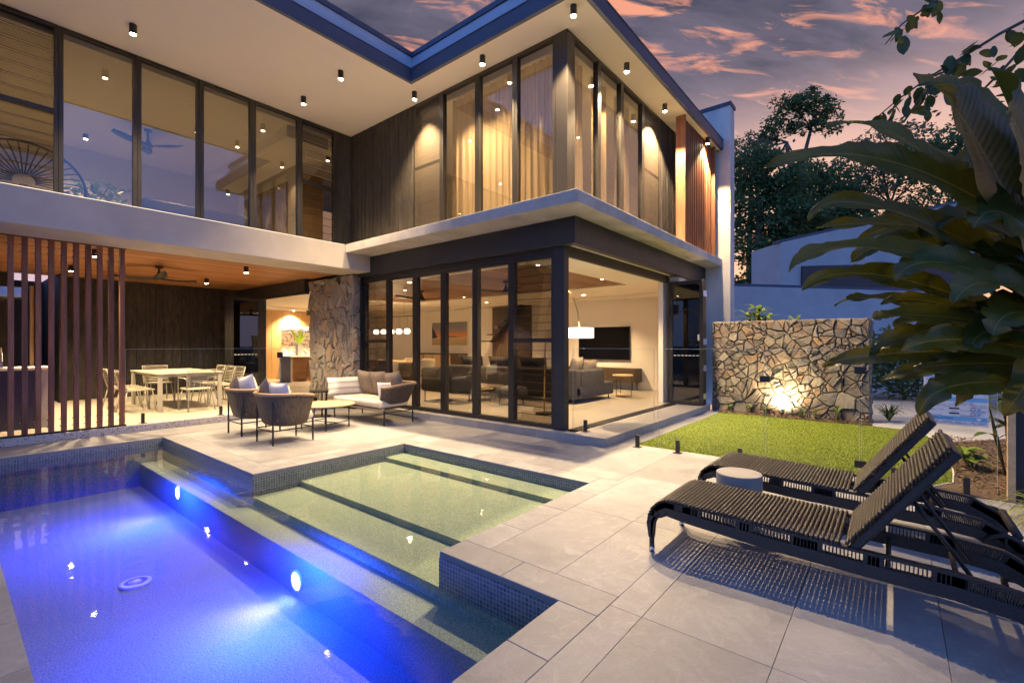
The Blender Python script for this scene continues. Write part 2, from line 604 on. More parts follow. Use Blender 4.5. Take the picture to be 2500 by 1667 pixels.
def weave(name, c1, c2, sc_):
    g = NG(name)
    v = g.coords((1, 1, 1))
    w1 = g.n('ShaderNodeTexWave', wave_type='BANDS', bands_direction='Z')
    w1.inputs['Scale'].default_value = sc_
    w1.inputs['Distortion'].default_value = 2.5
    w1.inputs['Detail Scale'].default_value = 6.0
    g.l(v, w1.inputs['Vector'])
    n0 = g.noise(g.coords((1, 1, 0.12)), 42, 3, 0.6)
    f = g.math('MULTIPLY', w1.outputs['Fac'], g.ramp(n0, [(0.35, (0.25, 0.25, 0.25)), (0.6, (1, 1, 1))]))
    n = g.noise(v, 7, 3)
    col = g.ramp(f, [(0.05, c1), (0.8, c2)])
    col = g.mix(g.math('MULTIPLY', n, 0.6), col, tuple(0.45 * q for q in c2))
    return g.done(g.bsdf(col, 0.5, 0, 0.5, g.bump(f, 0.8, 0.006)))


weave('rattan_brown', (0.03, 0.022, 0.018), (0.17, 0.118, 0.08), 22)
mat('rattan_rim', (0.20, 0.13, 0.08), (0.40, 0.28, 0.17), scale=70, rough=0.5, bump=0.6, bscale=120)
mat('fabric_cream', (0.60, 0.54, 0.44), (0.66, 0.60, 0.50), scale=8, rough=0.95, bump=0.25, bscale=300)
mat('fabric_taupe', (0.20, 0.165, 0.125), (0.26, 0.215, 0.165), scale=8, rough=0.95, bump=0.3, bscale=300)
mat('fabric_white', (0.62, 0.61, 0.60), (0.70, 0.69, 0.67), scale=8, rough=0.95, bump=0.25, bscale=260)
mat('fabric_charcoal', (0.032, 0.031, 0.034), (0.052, 0.05, 0.053), scale=8, rough=0.95, bump=0.3, bscale=260)
mat('fabric_grey', (0.17, 0.16, 0.165), (0.23, 0.22, 0.22), scale=8, rough=0.95, bump=0.3, bscale=260)
mat('powder_sand', (0.50, 0.46, 0.37), rough=0.5)
mat('drum_white', (0.22, 0.22, 0.22), (0.27, 0.27, 0.27), scale=5, rough=0.6, bump=0.08, bscale=120)
mat('chair_linen', (0.50, 0.43, 0.33), rough=0.9)
mat('navy_panel', (0.028, 0.026, 0.05), rough=0.45)
mat('screen_black', (0.003, 0.003, 0.004), rough=0.35, spec=0.12)
mat('tapware_black', (0.01, 0.01, 0.01), rough=0.4)
mat('white_vinyl', (0.72, 0.71, 0.72), rough=0.45)
mat('sign_blue', (0.16, 0.42, 0.68), rough=0.5)
mat('sign_ink', (0.02, 0.02, 0.025), rough=0.6)
mat('sign_grey', (0.30, 0.29, 0.31), rough=0.6)


def stripes():
    g = NG('fabric_stripe')
    tcn = g.n('ShaderNodeTexCoord')
    s = g.n('ShaderNodeSeparateXYZ')
    g.l(tcn.outputs['Object'], s.inputs[0])
    n = g.noise(tcn.outputs['Object'], 60, 3)
    z = g.math('ADD', s.outputs[2], g.math('MULTIPLY', g.math('SUBTRACT', n, 0.5), 0.006))
    f = g.math('FRACT', g.math('MULTIPLY', z, 9.0))
    col = g.ramp(f, [(0.0, (0.63, 0.60, 0.54)), (0.34, (0.63, 0.60, 0.54)), (0.38, (0.24, 0.235, 0.24)), (0.46, (0.62, 0.59, 0.53)), (0.56, (0.30, 0.30, 0.31)), (0.70, (0.28, 0.28, 0.29)), (0.75, (0.63, 0.60, 0.54))])
    return g.done(g.bsdf(col, 0.95))


stripes()


def curtain_mat():
    g = NG('sheer_curtain')
    v = g.coords((14, 14, 0.15))
    n = g.noise(v, 3.0, 4)
    col = g.ramp(n, [(0.3, (0.44, 0.335, 0.22)), (0.7, (0.62, 0.50, 0.35))])
    d = g.n('ShaderNodeBsdfDiffuse')
    g.l(col, d.inputs[0])
    t = g.n('ShaderNodeBsdfTranslucent')
    g.l(col, t.inputs[0])
    m1 = g.n('ShaderNodeMixShader')
    m1.inputs[0].default_value = 0.62
    g.l(d.outputs[0], m1.inputs[1]); g.l(t.outputs[0], m1.inputs[2])
    tr = g.n('ShaderNodeBsdfTransparent')
    m2 = g.n('ShaderNodeMixShader')
    m2.inputs[0].default_value = 0.12
    g.l(m1.outputs[0], m2.inputs[1]); g.l(tr.outputs[0], m2.inputs[2])
    return g.done(m2.outputs[0])


curtain_mat()


def marble():
    g = NG('marble')
    v = g.coords((1, 1, 1.7), rot=0.0)
    n = g.noise(v, 1.6, 8, 0.62, 2.2)
    r = g.math('ABSOLUTE', g.math('SUBTRACT', g.math('FRACT', g.math('MULTIPLY', n, 5.0)), 0.5))
    col = g.ramp(r, [(0.0, (0.06, 0.05, 0.06)), (0.10, (0.28, 0.25, 0.25)), (0.22, (0.74, 0.72, 0.69)), (0.5, (0.80, 0.78, 0.75))])
    return g.done(g.bsdf(col, 0.25))


marble()


def thatch_art():
    g = NG('thatch_art')
    v = g.coords((9, 9, 1.6))
    n = g.noise(v, 3.2, 8, 0.7, 1.2)
    col = g.ramp(n, [(0.28, (0.06, 0.05, 0.05)), (0.45, (0.36, 0.26, 0.15)), (0.6, (0.66, 0.54, 0.36)), (0.75, (0.24, 0.22, 0.22))])
    return g.done(g.bsdf(col, 0.8))


thatch_art()


def beach_painting(z0, z1):
    g = NG('beach_painting')
    ge = g.n('ShaderNodeNewGeometry')
    s = g.n('ShaderNodeSeparateXYZ')
    g.l(ge.outputs['Position'], s.inputs[0])
    n = g.noise(g.coords((1, 1, 3)), 3.0, 5)
    zz_ = g.math('DIVIDE', g.math('SUBTRACT', s.outputs[2], z0), z1 - z0)
    zz_ = g.math('ADD', zz_, g.math('MULTIPLY', g.math('SUBTRACT', n, 0.5), 0.10))
    col = g.ramp(zz_, [(0.0, (0.40, 0.30, 0.18)), (0.28, (0.50, 0.36, 0.20)), (0.33, (0.62, 0.50, 0.36)), (0.36, (0.75, 0.27, 0.06)), (0.46, (0.72, 0.26, 0.08)), (0.58, (0.36, 0.22, 0.19)), (0.75, (0.21, 0.20, 0.235)), (1.0, (0.17, 0.18, 0.22))])
    return g.done(g.bsdf(col, 0.6))


emit('lamp_glow', (1.0, 0.80, 0.52), 60.0)
emit('globe_glow', (1.0, 0.86, 0.66), 9.0)
emit('shade_glow', (1.0, 0.86, 0.66), 3.2)
emit('strip_glow', (1.0, 0.88, 0.68), 14.0)
emit('ledge_glow', (1.0, 0.85, 0.60), 2.2)
emit('pool_lamp_glow', (0.80, 0.95, 1.0), 25.0)
emit('spot_glow', (1.0, 0.82, 0.55), 40.0)

# ------------------------------------------------------------------ mesh helpers
W = {}


def tag(o, label=None, cat=None, group=None, kind=None):
    if label: o['label'] = label
    if cat: o['category'] = cat
    if group: o['group'] = group
    if kind: o['kind'] = kind
    return o


def thing(name, loc, label, cat, group=None):
    o = bpy.data.objects.new(name, None)
    COL.objects.link(o)
    o.empty_display_size = 0.1
    o.location = loc
    W[o] = Vector(loc)
    return tag(o, label, cat, group)


def link(o, loc, parent):
    COL.objects.link(o)
    W[o] = Vector(loc)
    if parent is not None:
        o.parent = parent
        o.location = Vector(loc) - W[parent]
    else:
        o.location = loc
    return o


class MB:
    def __init__(s):
        s.v, s.f = [], []

    def add(s, vs, fs):
        b = len(s.v)
        s.v += [tuple(p) for p in vs]
        s.f += [tuple(b + i for i in q) for q in fs]
        return s

    def box(s, x0, x1, y0, y1, z0, z1):
        return s.add([(x0, y0, z0), (x1, y0, z0), (x1, y1, z0), (x0, y1, z0), (x0, y0, z1), (x1, y0, z1), (x1, y1, z1), (x0, y1, z1)],
                     [(0, 3, 2, 1), (4, 5, 6, 7), (0, 1, 5, 4), (1, 2, 6, 5), (2, 3, 7, 6), (3, 0, 4, 7)])

    def bar(s, a, b, w, h, up=(0, 0, 1)):
        a, b, up = Vector(a), Vector(b), Vector(up)
        d = (b - a).normalized()
        x = d.cross(up)
        if x.length < 1e-4:
            x = d.cross(Vector((1, 0, 0)))
        x.normalize()
        y = x.cross(d)
        vs = []
        for p in (a, b):
            for sx, sy in ((-1, -1), (1, -1), (1, 1), (-1, 1)):
                vs.append(p + x * sx * w / 2 + y * sy * h / 2)
        return s.add(vs, [(0, 1, 2, 3), (7, 6, 5, 4), (0, 4, 5, 1), (1, 5, 6, 2), (2, 6, 7, 3), (3, 7, 4, 0)])

    def tube(s, pts, r, n=8, closed=False, cap=True):
        pts = [Vector(p) for p in pts]
        m = len(pts)
        rs = r if isinstance(r, (list, tuple)) else [r] * m
        vs, fs = [], []
        prev = None
        for i, p in enumerate(pts):
            if closed:
                d = pts[(i + 1) % m] - pts[i - 1]
            else:
                d = pts[min(i + 1, m - 1)] - pts[max(i - 1, 0)]
            if d.length < 1e-9:
                d = Vector((0, 0, 1))
            d.normalize()
            if prev is None:
                x = d.orthogonal().normalized()
            else:
                x = (prev - d * prev.dot(d))
                x = x.normalized() if x.length > 1e-6 else d.orthogonal().normalized()
            prev = x
            y = d.cross(x)
            for k in range(n):
                a = 2 * math.pi * k / n
                vs.append(p + (x * math.cos(a) + y * math.sin(a)) * rs[i])
        for i in range(m if closed else m - 1):
            j = (i + 1) % m
            for k in range(n):
                k2 = (k + 1) % n
                fs.append((i * n + k, i * n + k2, j * n + k2, j * n + k))
        if cap and not closed:
            fs.append(tuple(range(n - 1, -1, -1)))
            fs.append(tuple((m - 1) * n + k for k in range(n)))
        return s.add(vs, fs)

    def lathe(s, c, prof, n=24, cap=True):
        vs, fs = [], []
        for r, z in prof:
            for k in range(n):
                a = 2 * math.pi * k / n
                vs.append((c[0] + r * math.cos(a), c[1] + r * math.sin(a), c[2] + z))
        for i in range(len(prof) - 1):
            for k in range(n):
                k2 = (k + 1) % n
                fs.append((i * n + k, i * n + k2, (i + 1) * n + k2, (i + 1) * n + k))
        if cap:
            fs.append(tuple(range(n - 1, -1, -1)))
            fs.append(tuple((len(prof) - 1) * n + k for k in range(n)))
        return s.add(vs, fs)

    def prism(s, poly, z0, z1):
        n = len(poly)
        vs = [(x, y, z0) for x, y in poly] + [(x, y, z1) for x, y in poly]
        fs = [tuple(range(n - 1, -1, -1)), tuple(range(n, 2 * n))]
        fs += [(i, (i + 1) % n, n + (i + 1) % n, n + i) for i in range(n)]
        return s.add(vs, fs)

    def grid(s, fn, nu, nv):
        vs = [fn(i / nu, j / nv) for j in range(nv + 1) for i in range(nu + 1)]
        fs = [(j * (nu + 1) + i, j * (nu + 1) + i + 1, (j + 1) * (nu + 1) + i + 1, (j + 1) * (nu + 1) + i) for j in range(nv) for i in range(nu)]
        return s.add(vs, fs)

    def mesh(s, name, m, origin, smooth=False):
        me = bpy.data.meshes.new(name)
        ox, oy, oz = origin
        me.from_pydata([(x - ox, y - oy, z - oz) for x, y, z in s.v], [], s.f)
        if m:
            me.materials.append(MATS[m])
        if smooth:
            me.polygons.foreach_set('use_smooth', [True] * len(me.polygons))
        me.update()
        return me

    def build(s, name, m, parent=None, smooth=False, bevel=0.0, origin=None, sub=0, seg=2):
        if origin is None:
            xs, ys, zs = zip(*s.v)
            origin = ((min(xs) + max(xs)) / 2, (min(ys) + max(ys)) / 2, min(zs))
        o = bpy.data.objects.new(name, s.mesh(name, m, origin, smooth))
        link(o, origin, parent)
        if bevel:
            b = o.modifiers.new('bevel', 'BEVEL')
            b.width = bevel
            b.segments = seg
            b.limit_method = 'ANGLE'
            if smooth:
                b.harden_normals = False
        if sub:
            u = o.modifiers.new('subsurf', 'SUBSURF')
            u.levels = u.render_levels = sub
        return o


def box(name, m, parent, x0, x1, y0, y1, z0, z1, bevel=0.0):
    return MB().box(x0, x1, y0, y1, z0, z1).build(name, m, parent, bevel=bevel)


def shared(name, me, loc, parent, rot=None, scale=None):
    o = bpy.data.objects.new(name, me)
    link(o, loc, parent)
    if rot:
        o.rotation_euler = rot
    if scale:
        o.scale = scale
    return o


def copy_tree(o, parent=None):
    c = o.copy()
    COL.objects.link(c)
    c.parent = parent
    W[c] = W[o].copy()
    for ch in [k for k in o.children]:
        copy_tree(ch, c)
    return c


def spot_light(name, loc, aim, power, size, blend=0.5, col=WARM, radius=0.04, parent=None):
    d = bpy.data.lights.new(name, 'SPOT')
    d.energy = power
    d.spot_size = R(size)
    d.spot_blend = blend
    d.color = col
    d.shadow_soft_size = radius
    o = bpy.data.objects.new(name, d)
    v = Vector(aim) - Vector(loc)
    o.rotation_euler = v.to_track_quat('-Z', 'Y').to_euler()
    return link(o, loc, parent)


def point_light(name, loc, power, col=WARM, radius=0.05, parent=None):
    d = bpy.data.lights.new(name, 'POINT')
    d.energy = power
    d.color = col
    d.shadow_soft_size = radius
    o = bpy.data.objects.new(name, d)
    return link(o, loc, parent)

# ================================================================== SETTING
def rect_sub(r, h):
    x0, x1, y0, y1 = r
    a0, a1, b0, b1 = h
    a0, a1, b0, b1 = max(a0, x0), min(a1, x1), max(b0, y0), min(b1, y1)
    if a0 >= a1 or b0 >= b1:
        return [r]
    out = []
    if y0 < b0: out.append((x0, x1, y0, b0))
    if b1 < y1: out.append((x0, x1, b1, y1))
    if x0 < a0: out.append((x0, a0, b0, b1))
    if a1 < x1: out.append((a1, x1, b0, b1))
    return out


def rects_minus(rs, holes):
    for h in holes:
        rs = [q for r in rs for q in rect_sub(r, h)]
    return rs


POOL_MAIN = (0.255, 2.147, 1.424, 8.537)
POOL_BAY = (2.147, 4.155, 2.382, 5.35)
CW = 0.24
CMAIN = (0.255 - CW, 2.147 + CW, 1.424 - CW, 8.537 + CW)
CBAY = (2.147 - CW, 4.155 + CW, 2.382 - CW, 5.35 + CW)

g_ = MB()
for x0, x1, y0, y1 in rects_minus([(-250, 300, -250, 300)], [(-3, 6.15, -3, 9.43), (5.6, 12.6, 3.0, 20)]):
    g_.add([(x0, y0, -0.05), (x1, y0, -0.05), (x1, y1, -0.05), (x0, y1, -0.05)], [(0, 1, 2, 3)])
tag(g_.build('ground', 'ground_earth'), kind='structure')

deck_rects = rects_minus([(-3, 6.15, -3, 9.43), (6.15, 10.45, 2.78, 3.04)], [POOL_MAIN, POOL_BAY, (5.72, 6.2, 3.04, 9.43)])
d_ = MB()
for x0, x1, y0, y1 in deck_rects:
    d_.box(x0, x1, y0, y1, -0.2, -0.006)
deck = tag(d_.build('pool_deck', 'grout', origin=(0, 0, 0)), kind='structure')

G = 0.0016


def tile(x0, x1, y0, y1, z0=-0.005, z1=0.0, m='deck_tile', parent=None, name='tile'):
    if x1 - x0 < 0.012 or y1 - y0 < 0.012:
        return
    o = box(name, m, parent, x0 + G, x1 - G, y0 + G, y1 - G, z0, z1)
    return o


# field tiles (large-format porcelain)
tx = [2.285 + 1.2 * k for k in range(-3, 6)]
ty = [0.41 + 0.595 * k for k in range(-4, 16)]
for i in range(len(tx) - 1):
    for j in range(len(ty) - 1):
        sh = 0.0
        r = (tx[i], tx[i + 1], ty[j], ty[j + 1])
        r = (max(r[0], -0.9), min(r[1], 6.15), max(r[2], -1.6), min(r[3], 9.43))
        if r[0] >= r[1] or r[2] >= r[3]:
            continue
        for q in rects_minus([r], [CMAIN, CBAY, (5.72, 6.2, 3.04, 9.5)]):
            tile(*q, parent=deck)
x = 6.15
while x < 10.4:
    tile(x, min(x + 0.6, 10.45), 2.80, 3.037, parent=deck)
    x += 0.6


# coping stones round the pool: a thick square-edged slab each
def coping(x0, x1, y0, y1):
    box('coping_stone', 'deck_tile', deck, x0 + G, x1 - G, y0 + G, y1 - G, -0.038, 0.001, bevel=0.003)


def coping_run(axis, a0, a1, b0, b1, first, step=0.545):
    a = a0
    nxt = a0 + first
    while a < a1 - 1e-6:
        e = min(nxt, a1)
        if a1 - e < 0.12:
            e = a1
        if axis == 'x':
            coping(a, e, b0, b1)
        else:
            coping(b0, b1, a, e)
        a = e
        nxt = a + step


PM, PB = POOL_MAIN, POOL_BAY
coping_run('x', PM[0] - CW, PM[1], PM[2] - CW, PM[2], 0.6)                # near edge
coping_run('y', PM[2] - CW, PB[2] - 0.0, PM[1], PM[1] + CW, 0.24 + 0.42)          # right of main, near
coping_run('x', PM[1] + CW, PB[1] + CW, PB[2] - CW, PB[2], 0.40)              # bay near
coping_run('y', PB[2], PB[3] + CW, PB[1], PB[1] + CW, 0.6)                   # bay right
coping_run('x', PM[1], PB[1], PB[3], PB[3] + CW, 0.5)                      # bay far
coping_run('y', PB[3] + CW, PM[3] + CW, PM[1], PM[1] + CW, 0.5)                # main right far
coping_run('x', PM[0] - CW, PM[1], PM[3], PM[3] + CW, 0.7)                   # main far
coping_run('y', PM[2], PM[3], PM[0] - CW, PM[0], 0.4)                       # main left

# pool shell
WL = -0.098
FL = -0.67
p_ = MB()
p_.box(PM[0] - 0.1, 1.87, PM[2] - 0.1, PM[3] + 0.1, FL - 0.1, FL)                  # deep floor
p_.box(1.87, PM[1], PM[2], PM[3], FL - 0.1, -0.34)                         # bench
p_.box(PM[1], 2.66, PB[2], PB[3], FL - 0.1, -0.245)                        # third tread
p_.box(2.66, 3.83, PB[2], PB[3], FL - 0.1, -0.185)                         # second tread
p_.box(3.83, PB[1], PB[2], PB[3], FL - 0.1, -0.128)                         # top tread
T = 0.1
for x0, x1, y0, y1 in ((PM[0] - T, PM[0], PM[2] - T, PM[3] + T), (PM[0], PM[1] + T, PM[2] - T, PM[2]), (PM[0], PM[1] + T, PM[3], PM[3] + T),
                       (PM[1], PM[1] + T, PM[2], PB[2] - T), (PM[1], PM[1] + T, PB[3] + T, PM[3]),
                       (PM[1], PB[1] + T, PB[2] - T, PB[2]), (PM[1], PB[1] + T, PB[3], PB[3] + T), (PB[1], PB[1] + T, PB[2], PB[3])):
    p_.box(x0, x1, y0, y1, FL - 0.1, -0.26)
pool = tag(p_.build('pool', 'pool_pebble', origin=(0, 0, 0)), kind='structure')
b_ = MB()
e = 0.004
for x0, x1, y0, y1 in ((PM[0] - T, PM[0] + e, PM[2] - T, PM[3] + T), (PM[0] + e, PM[1] + T, PM[2] - T, PM[2] + e), (PM[0] + e, PM[1] + T, PM[3] - e, PM[3] + T),
                       (PM[1] - e, PM[1] + T, PM[2] + e, PB[2] - T), (PM[1] - e, PM[1] + T, PB[3] + T, PM[3] - e),
                       (PM[1] - e, PB[1] + T, PB[2] - T, PB[2] + e), (PM[1] - e, PB[1] + T, PB[3] - e, PB[3] + T), (PB[1] - e, PB[1] + T, PB[2] + e, PB[3] - e)):
    b_.box(x0, x1, y0, y1, -0.258, -0.040)
b_.build('waterline_tiles', 'mosaic', pool)
w_ = MB()
w_.grid(lambda u, v: (PM[0] + (PM[1] - PM[0]) * u, PM[2] + (PM[3] - PM[2]) * v, WL), 8, 24)
w_.grid(lambda u, v: (PB[0] + (PB[1] - PB[0]) * u, PB[2] + (PB[3] - PB[2]) * v, WL), 8, 12)
pwt = tag(w_.build('pool_water', 'water', smooth=True), kind='structure')
g = NG('deep_water')
va = g.n('ShaderNodeVolumeAbsorption')
va.inputs['Color'].default_value = (0.12, 0.18, 0.97, 1)
va.inputs['Density'].default_value = 0.55
g.l(va.outputs[0], g.out.inputs['Volume'])
tr = g.n('ShaderNodeBsdfTransparent')
g.done(tr.outputs[0])
box('deep_water', 'deep_water', pwt, PM[0] + 0.006, 1.848, PM[2] + 0.006, PM[3] - 0.006, FL + 0.03, WL - 0.012)


def pool_lamp(y, z, label, k):
    t = thing('pool_light', (1.865, y, z), label, 'pool light', 'underwater lamps on the pool bench wall')
    a = MB()
    ring = [(1.862, y + 0.079 * math.cos(q), z + 0.079 * math.sin(q)) for q in [2 * math.pi * i / 20 for i in range(20)]]
    a.tube(ring, 0.012, 6, closed=True)
    a.build('lamp_ring', 'white_vinyl', t, smooth=True)
    b = MB()
    n = 20
    b.add([(1.850, y, z)] + [(1.858, y + 0.072 * math.cos(2 * math.pi * i / n), z + 0.072 * math.sin(2 * math.pi * i / n)) for i in range(n)],
          [(0, 1 + (i + 1) % n, 1 + i) for i in range(n)])
    b.build('lamp_lens', 'pool_lamp_glow', t, smooth=True)
    spot_light('pool_beam', (1.80, y, z), (0.7, y, z - (0.16 if z > -0.5 else 0.0)), 88 * k, 104, 1.0, (0.70, 0.46, 1.0), 0.08, t)
    spot_light('pool_fill', (1.45, y - 0.3, -0.16), (1.45, y - 0.3, -2), 330 * k, 172, 0.3, (0.012, 0.06, 1.0), 0.05, t)  # added unseen blue fill mid-pool, stands in for lamp light scattered by water


pool_lamp(6.80, -0.42, 'glowing underwater pool lamp farther from the camera, near the slatted screen', 1.0)
pool_lamp(3.80, -0.54, 'glowing underwater pool lamp nearest the camera, below the wide pool steps', 0.8)
dr = thing('pool_drain', (1.08, 5.08, FL), 'round white slotted drain cover on the deep pool floor', 'drain')
a = MB()
a.lathe((1.08, 5.08, FL), [(0.115, 0.0), (0.112, 0.018), (0.085, 0.024), (0.085, 0.02)], 32)
a.build('cover_rim', 'white_vinyl', dr, smooth=True)
a = MB()
for k in range(22):
    q = 2 * math.pi * k / 22
    a.bar((1.08 + 0.05 * math.cos(q), 5.08 + 0.05 * math.sin(q), FL + 0.024), (1.08 + 0.075 * math.cos(q), 5.08 + 0.075 * math.sin(q), FL + 0.024), 0.006, 0.004)
a.build('slots', 'sign_grey', dr)
a = MB()
a.lathe((1.08, 5.08, FL), [(0.04, 0.02), (0.036, 0.027)], 24)
a.build('cover_hub', 'white_vinyl', dr, smooth=True)

# lawn (artificial turf) and planting beds
lawn_poly = [(6.17, 2.78), (6.17, -0.30), (6.45, -0.46), (6.95, -0.50), (7.6, -0.52), (9.0, -0.50), (10.0, -0.30), (10.12, 0.3), (10.2, 1.6), (10.35, 2.78)]
l_ = MB()
l_.prism(lawn_poly[::-1], -0.05, -0.004)
lawn = tag(l_.build('lawn', 'lawn_blades', origin=(0, 0, 0)), kind='structure')


def inside(p, poly):
    x, y = p
    c = False
    j = len(poly) - 1
    for i in range(len(poly)):
        xi, yi = poly[i]
        xj, yj = poly[j]
        if (yi > y) != (yj > y) and x < (xj - xi) * (y - yi) / (yj - yi) + xi:
            c = not c
        j = i
    return c


b_ = MB()
rg = random.Random(5)
n = 0
while n < 90000:
    u = rg.random()
    x = 6.17 + 4.2 * u * u * 0.55 + 4.2 * u * 0.45
    y = rg.uniform(-0.52, 2.78)
    if not inside((x, y), lawn_poly):
        continue
    n += 1
    a = rg.uniform(0, 6.28)
    h = rg.uniform(0.006, 0.014)
    wd = 0.0024
    lx, ly = rg.gauss(0, 0.005), rg.gauss(0, 0.005)
    k = len(b_.v)
    b_.v += [(x - wd * math.cos(a), y - wd * math.sin(a), -0.004), (x + wd * math.cos(a), y + wd * math.sin(a), -0.004), (x + lx, y + ly, h)]
    b_.f.append((k, k + 1, k + 2))
tag(b_.build('lawn_grass', 'lawn_blades', origin=(0, 0, 0)), 'short green artificial turf between the stone wall and the glass fence', 'grass', kind='stuff')
s_ = MB()
s_.prism([(10.12, 0.30), (10.45, 0.30), (10.45, 2.80), (10.35, 2.78), (10.2, 1.6)], -0.05, 0.012)
s_.prism([(6.0, -3.0), (10.6, -3.0), (10.3, -1.6), (9.4, -0.9), (9.0, -0.50), (7.6, -0.52), (6.95, -0.50), (6.45, -0.46), (6.17, -0.30), (6.0, -0.30)], -0.05, 0.006)
tag(s_.build('garden_bed', 'soil', origin=(0, 0, 0)), kind='structure')
c_ = MB()
n = 0
while n < 5200:
    if rg.random() < 0.3:
        x, y = rg.uniform(10.08, 10.44), rg.uniform(0.32, 2.82)
    else:
        x, y = rg.uniform(6.2, 9.6), rg.uniform(-2.2, -0.48)
        if inside((x, y), lawn_poly):
            continue
    n += 1
    a, l, z = rg.uniform(0, 6.28), rg.uniform(0.012, 0.035), rg.uniform(0.01, 0.03)
    ca_, sa_ = math.cos(a) * l, math.sin(a) * l
    t_ = rg.uniform(-0.012, 0.012)
    k = len(c_.v)
    c_.v += [(x - ca_, y - sa_, z + t_), (x + 0.3 * sa_, y - 0.3 * ca_, z), (x + ca_, y + sa_, z - t_), (x - 0.3 * sa_, y + 0.3 * ca_, z + 0.008)]
    c_.f.append((k, k + 1, k + 2, k + 3))
tag(c_.build('mulch', 'mulch', origin=(0, 0, 0)), 'brown bark mulch under the stone wall and beside the lawn', 'mulch', kind='stuff')
pt = MB()
pt.prism([(10.14, 0.29), (10.0, -0.30), (9.05, -0.49), (9.45, -0.86), (10.35, -1.55), (14, -2.6), (30, -4), (30, 3.0), (14, 2.0), (10.95, 0.29)], -0.045, 0.0)
tag(pt.build('garden_path', 'gravel_path', origin=(0, 0, 0)), kind='structure')
# pale edging strip round the curved lawn end
a = MB()
a.tube([(x, y, 0.008) for x, y in lawn_poly[1:7]], 0.009, 6)
a.build('lawn_edging', 'concrete', lawn, smooth=True)

# ================================================================== HOUSE
SOF = 6.0          # soffit level
UF = 3.40          # upper floor level
house = thing('house', (5.75, 9.0, 0.0), 'two-storey modern house with deep white soffit, concrete slab edge and dark glazing', 'house')

# --- steps and floors
step = box('step', 'grout', house, 5.722, 10.40, 3.043, 3.62, -0.05, 0.110)
x = 5.716
while x < 10.40:
    x1 = min(x + 0.6, 10.42)
    tile(x, x1, 3.037, 3.60, 0.0, 0.118, 'step_tile', step, 'step_tile')
    x = x1 if x1 < 10.42 else 99
y = 3.60
while y < 8.95:
    y1 = min(y + 0.6, 8.98)
    tile(5.716, 5.862, y, y1, 0.0, 0.118, 'step_tile', step, 'step_tile')
    y = y1 if y1 < 8.98 else 99
box('living_floor', 'ground_concrete', house, 5.86, 12.5, 3.78, 18.0, -0.05, 0.121)
box('patio_floor', 'patio_concrete', house, -3.2, 5.655, 9.62, 14.9, -0.05, 0.10)
box('kitchen_floor', 'patio_concrete', house, 5.655, 5.86, 10.9, 18.0, -0.05, 0.119)
kb = box('kerb', 'terrazzo', house, -3.2, 1.42, 9.43, 9.62, -0.05, 0.101)
box('kerb', 'terrazzo', house, 1.424, 5.655, 9.43, 9.62, -0.05, 0.101)

# --- upper slab, beams, columns
s_ = MB()
s_.prism([(5.176, 3.152), (11.735, 3.152), (11.735, 4.2), (12.6, 4.2), (12.6, 18.2), (5.75, 18.2), (5.75, 8.533), (5.176, 8.533)], 3.235, UF)
s_.build('floor_slab', 'concrete', house, bevel=0.006)
box('concrete_beam', 'render_beam', house, -4.0, 5.748, 8.537, 9.45, 2.915, 3.392, bevel=0.005)
box('patio_roof_slab', 'render_beam', house, -4.0, 5.748, 9.452, 14.9, 3.05, 3.38)
box('ledge_light_strip', 'ledge_glow', house, -4.0, 5.17, 8.56, 8.58, 3.393, 3.399)
box('steel_beam', 'steel_dark', house, 5.75, 5.92, 3.534, 9.02, 2.85, 3.234, bevel=0.004)
box('steel_beam', 'steel_dark', house, 5.922, 11.735, 3.534, 3.66, 2.85, 3.234, bevel=0.004)
box('corner_column', 'steel_dark', house, 5.841, 5.974, 3.775, 3.965, 0.119, 2.849, bevel=0.004)
box('lintel', 'soffit_white', house, 5.922, 11.735, 3.662, 3.90, 2.885, 3.234)
box('door_head', 'bronze_frame', house, 5.975, 10.02, 3.80, 3.898, 2.75, 2.88)
hd = MB()
for k in range(3):
    hd.box(5.976, 10.02, 3.805 + 0.032 * k, 3.822 + 0.032 * k, 2.732, 2.749)
hd.build('door_head_track', 'black_metal', house)
tr = MB()
for k in range(4):
    tr.box(5.976, 10.0, 3.625 + 0.042 * k, 3.65 + 0.042 * k, 0.10, 0.128)
tr.build('door_sill_track', 'black_metal', house)
box('door_sill_track', 'stainless', house, 5.976, 10.0, 3.602, 3.79, -0.02, 0.112)
box('side_wall', 'render_grey', house, 10.05, 11.735, 3.60, 3.78, 0.0, 2.849)
box('blade_wall', 'blade_concrete', house, 11.74, 12.10, 2.975, 4.18, -0.05, 7.0, bevel=0.006)
box('blade_wall_cap', 'charcoal_sky_tint', house, 11.715, 12.125, 2.95, 4.20, 7.001, 7.085)
# hairline construction joint at the slab level
box('blade_wall_joint', 'concrete', house, 11.737, 12.103, 2.972, 3.5, 3.30, 3.306)

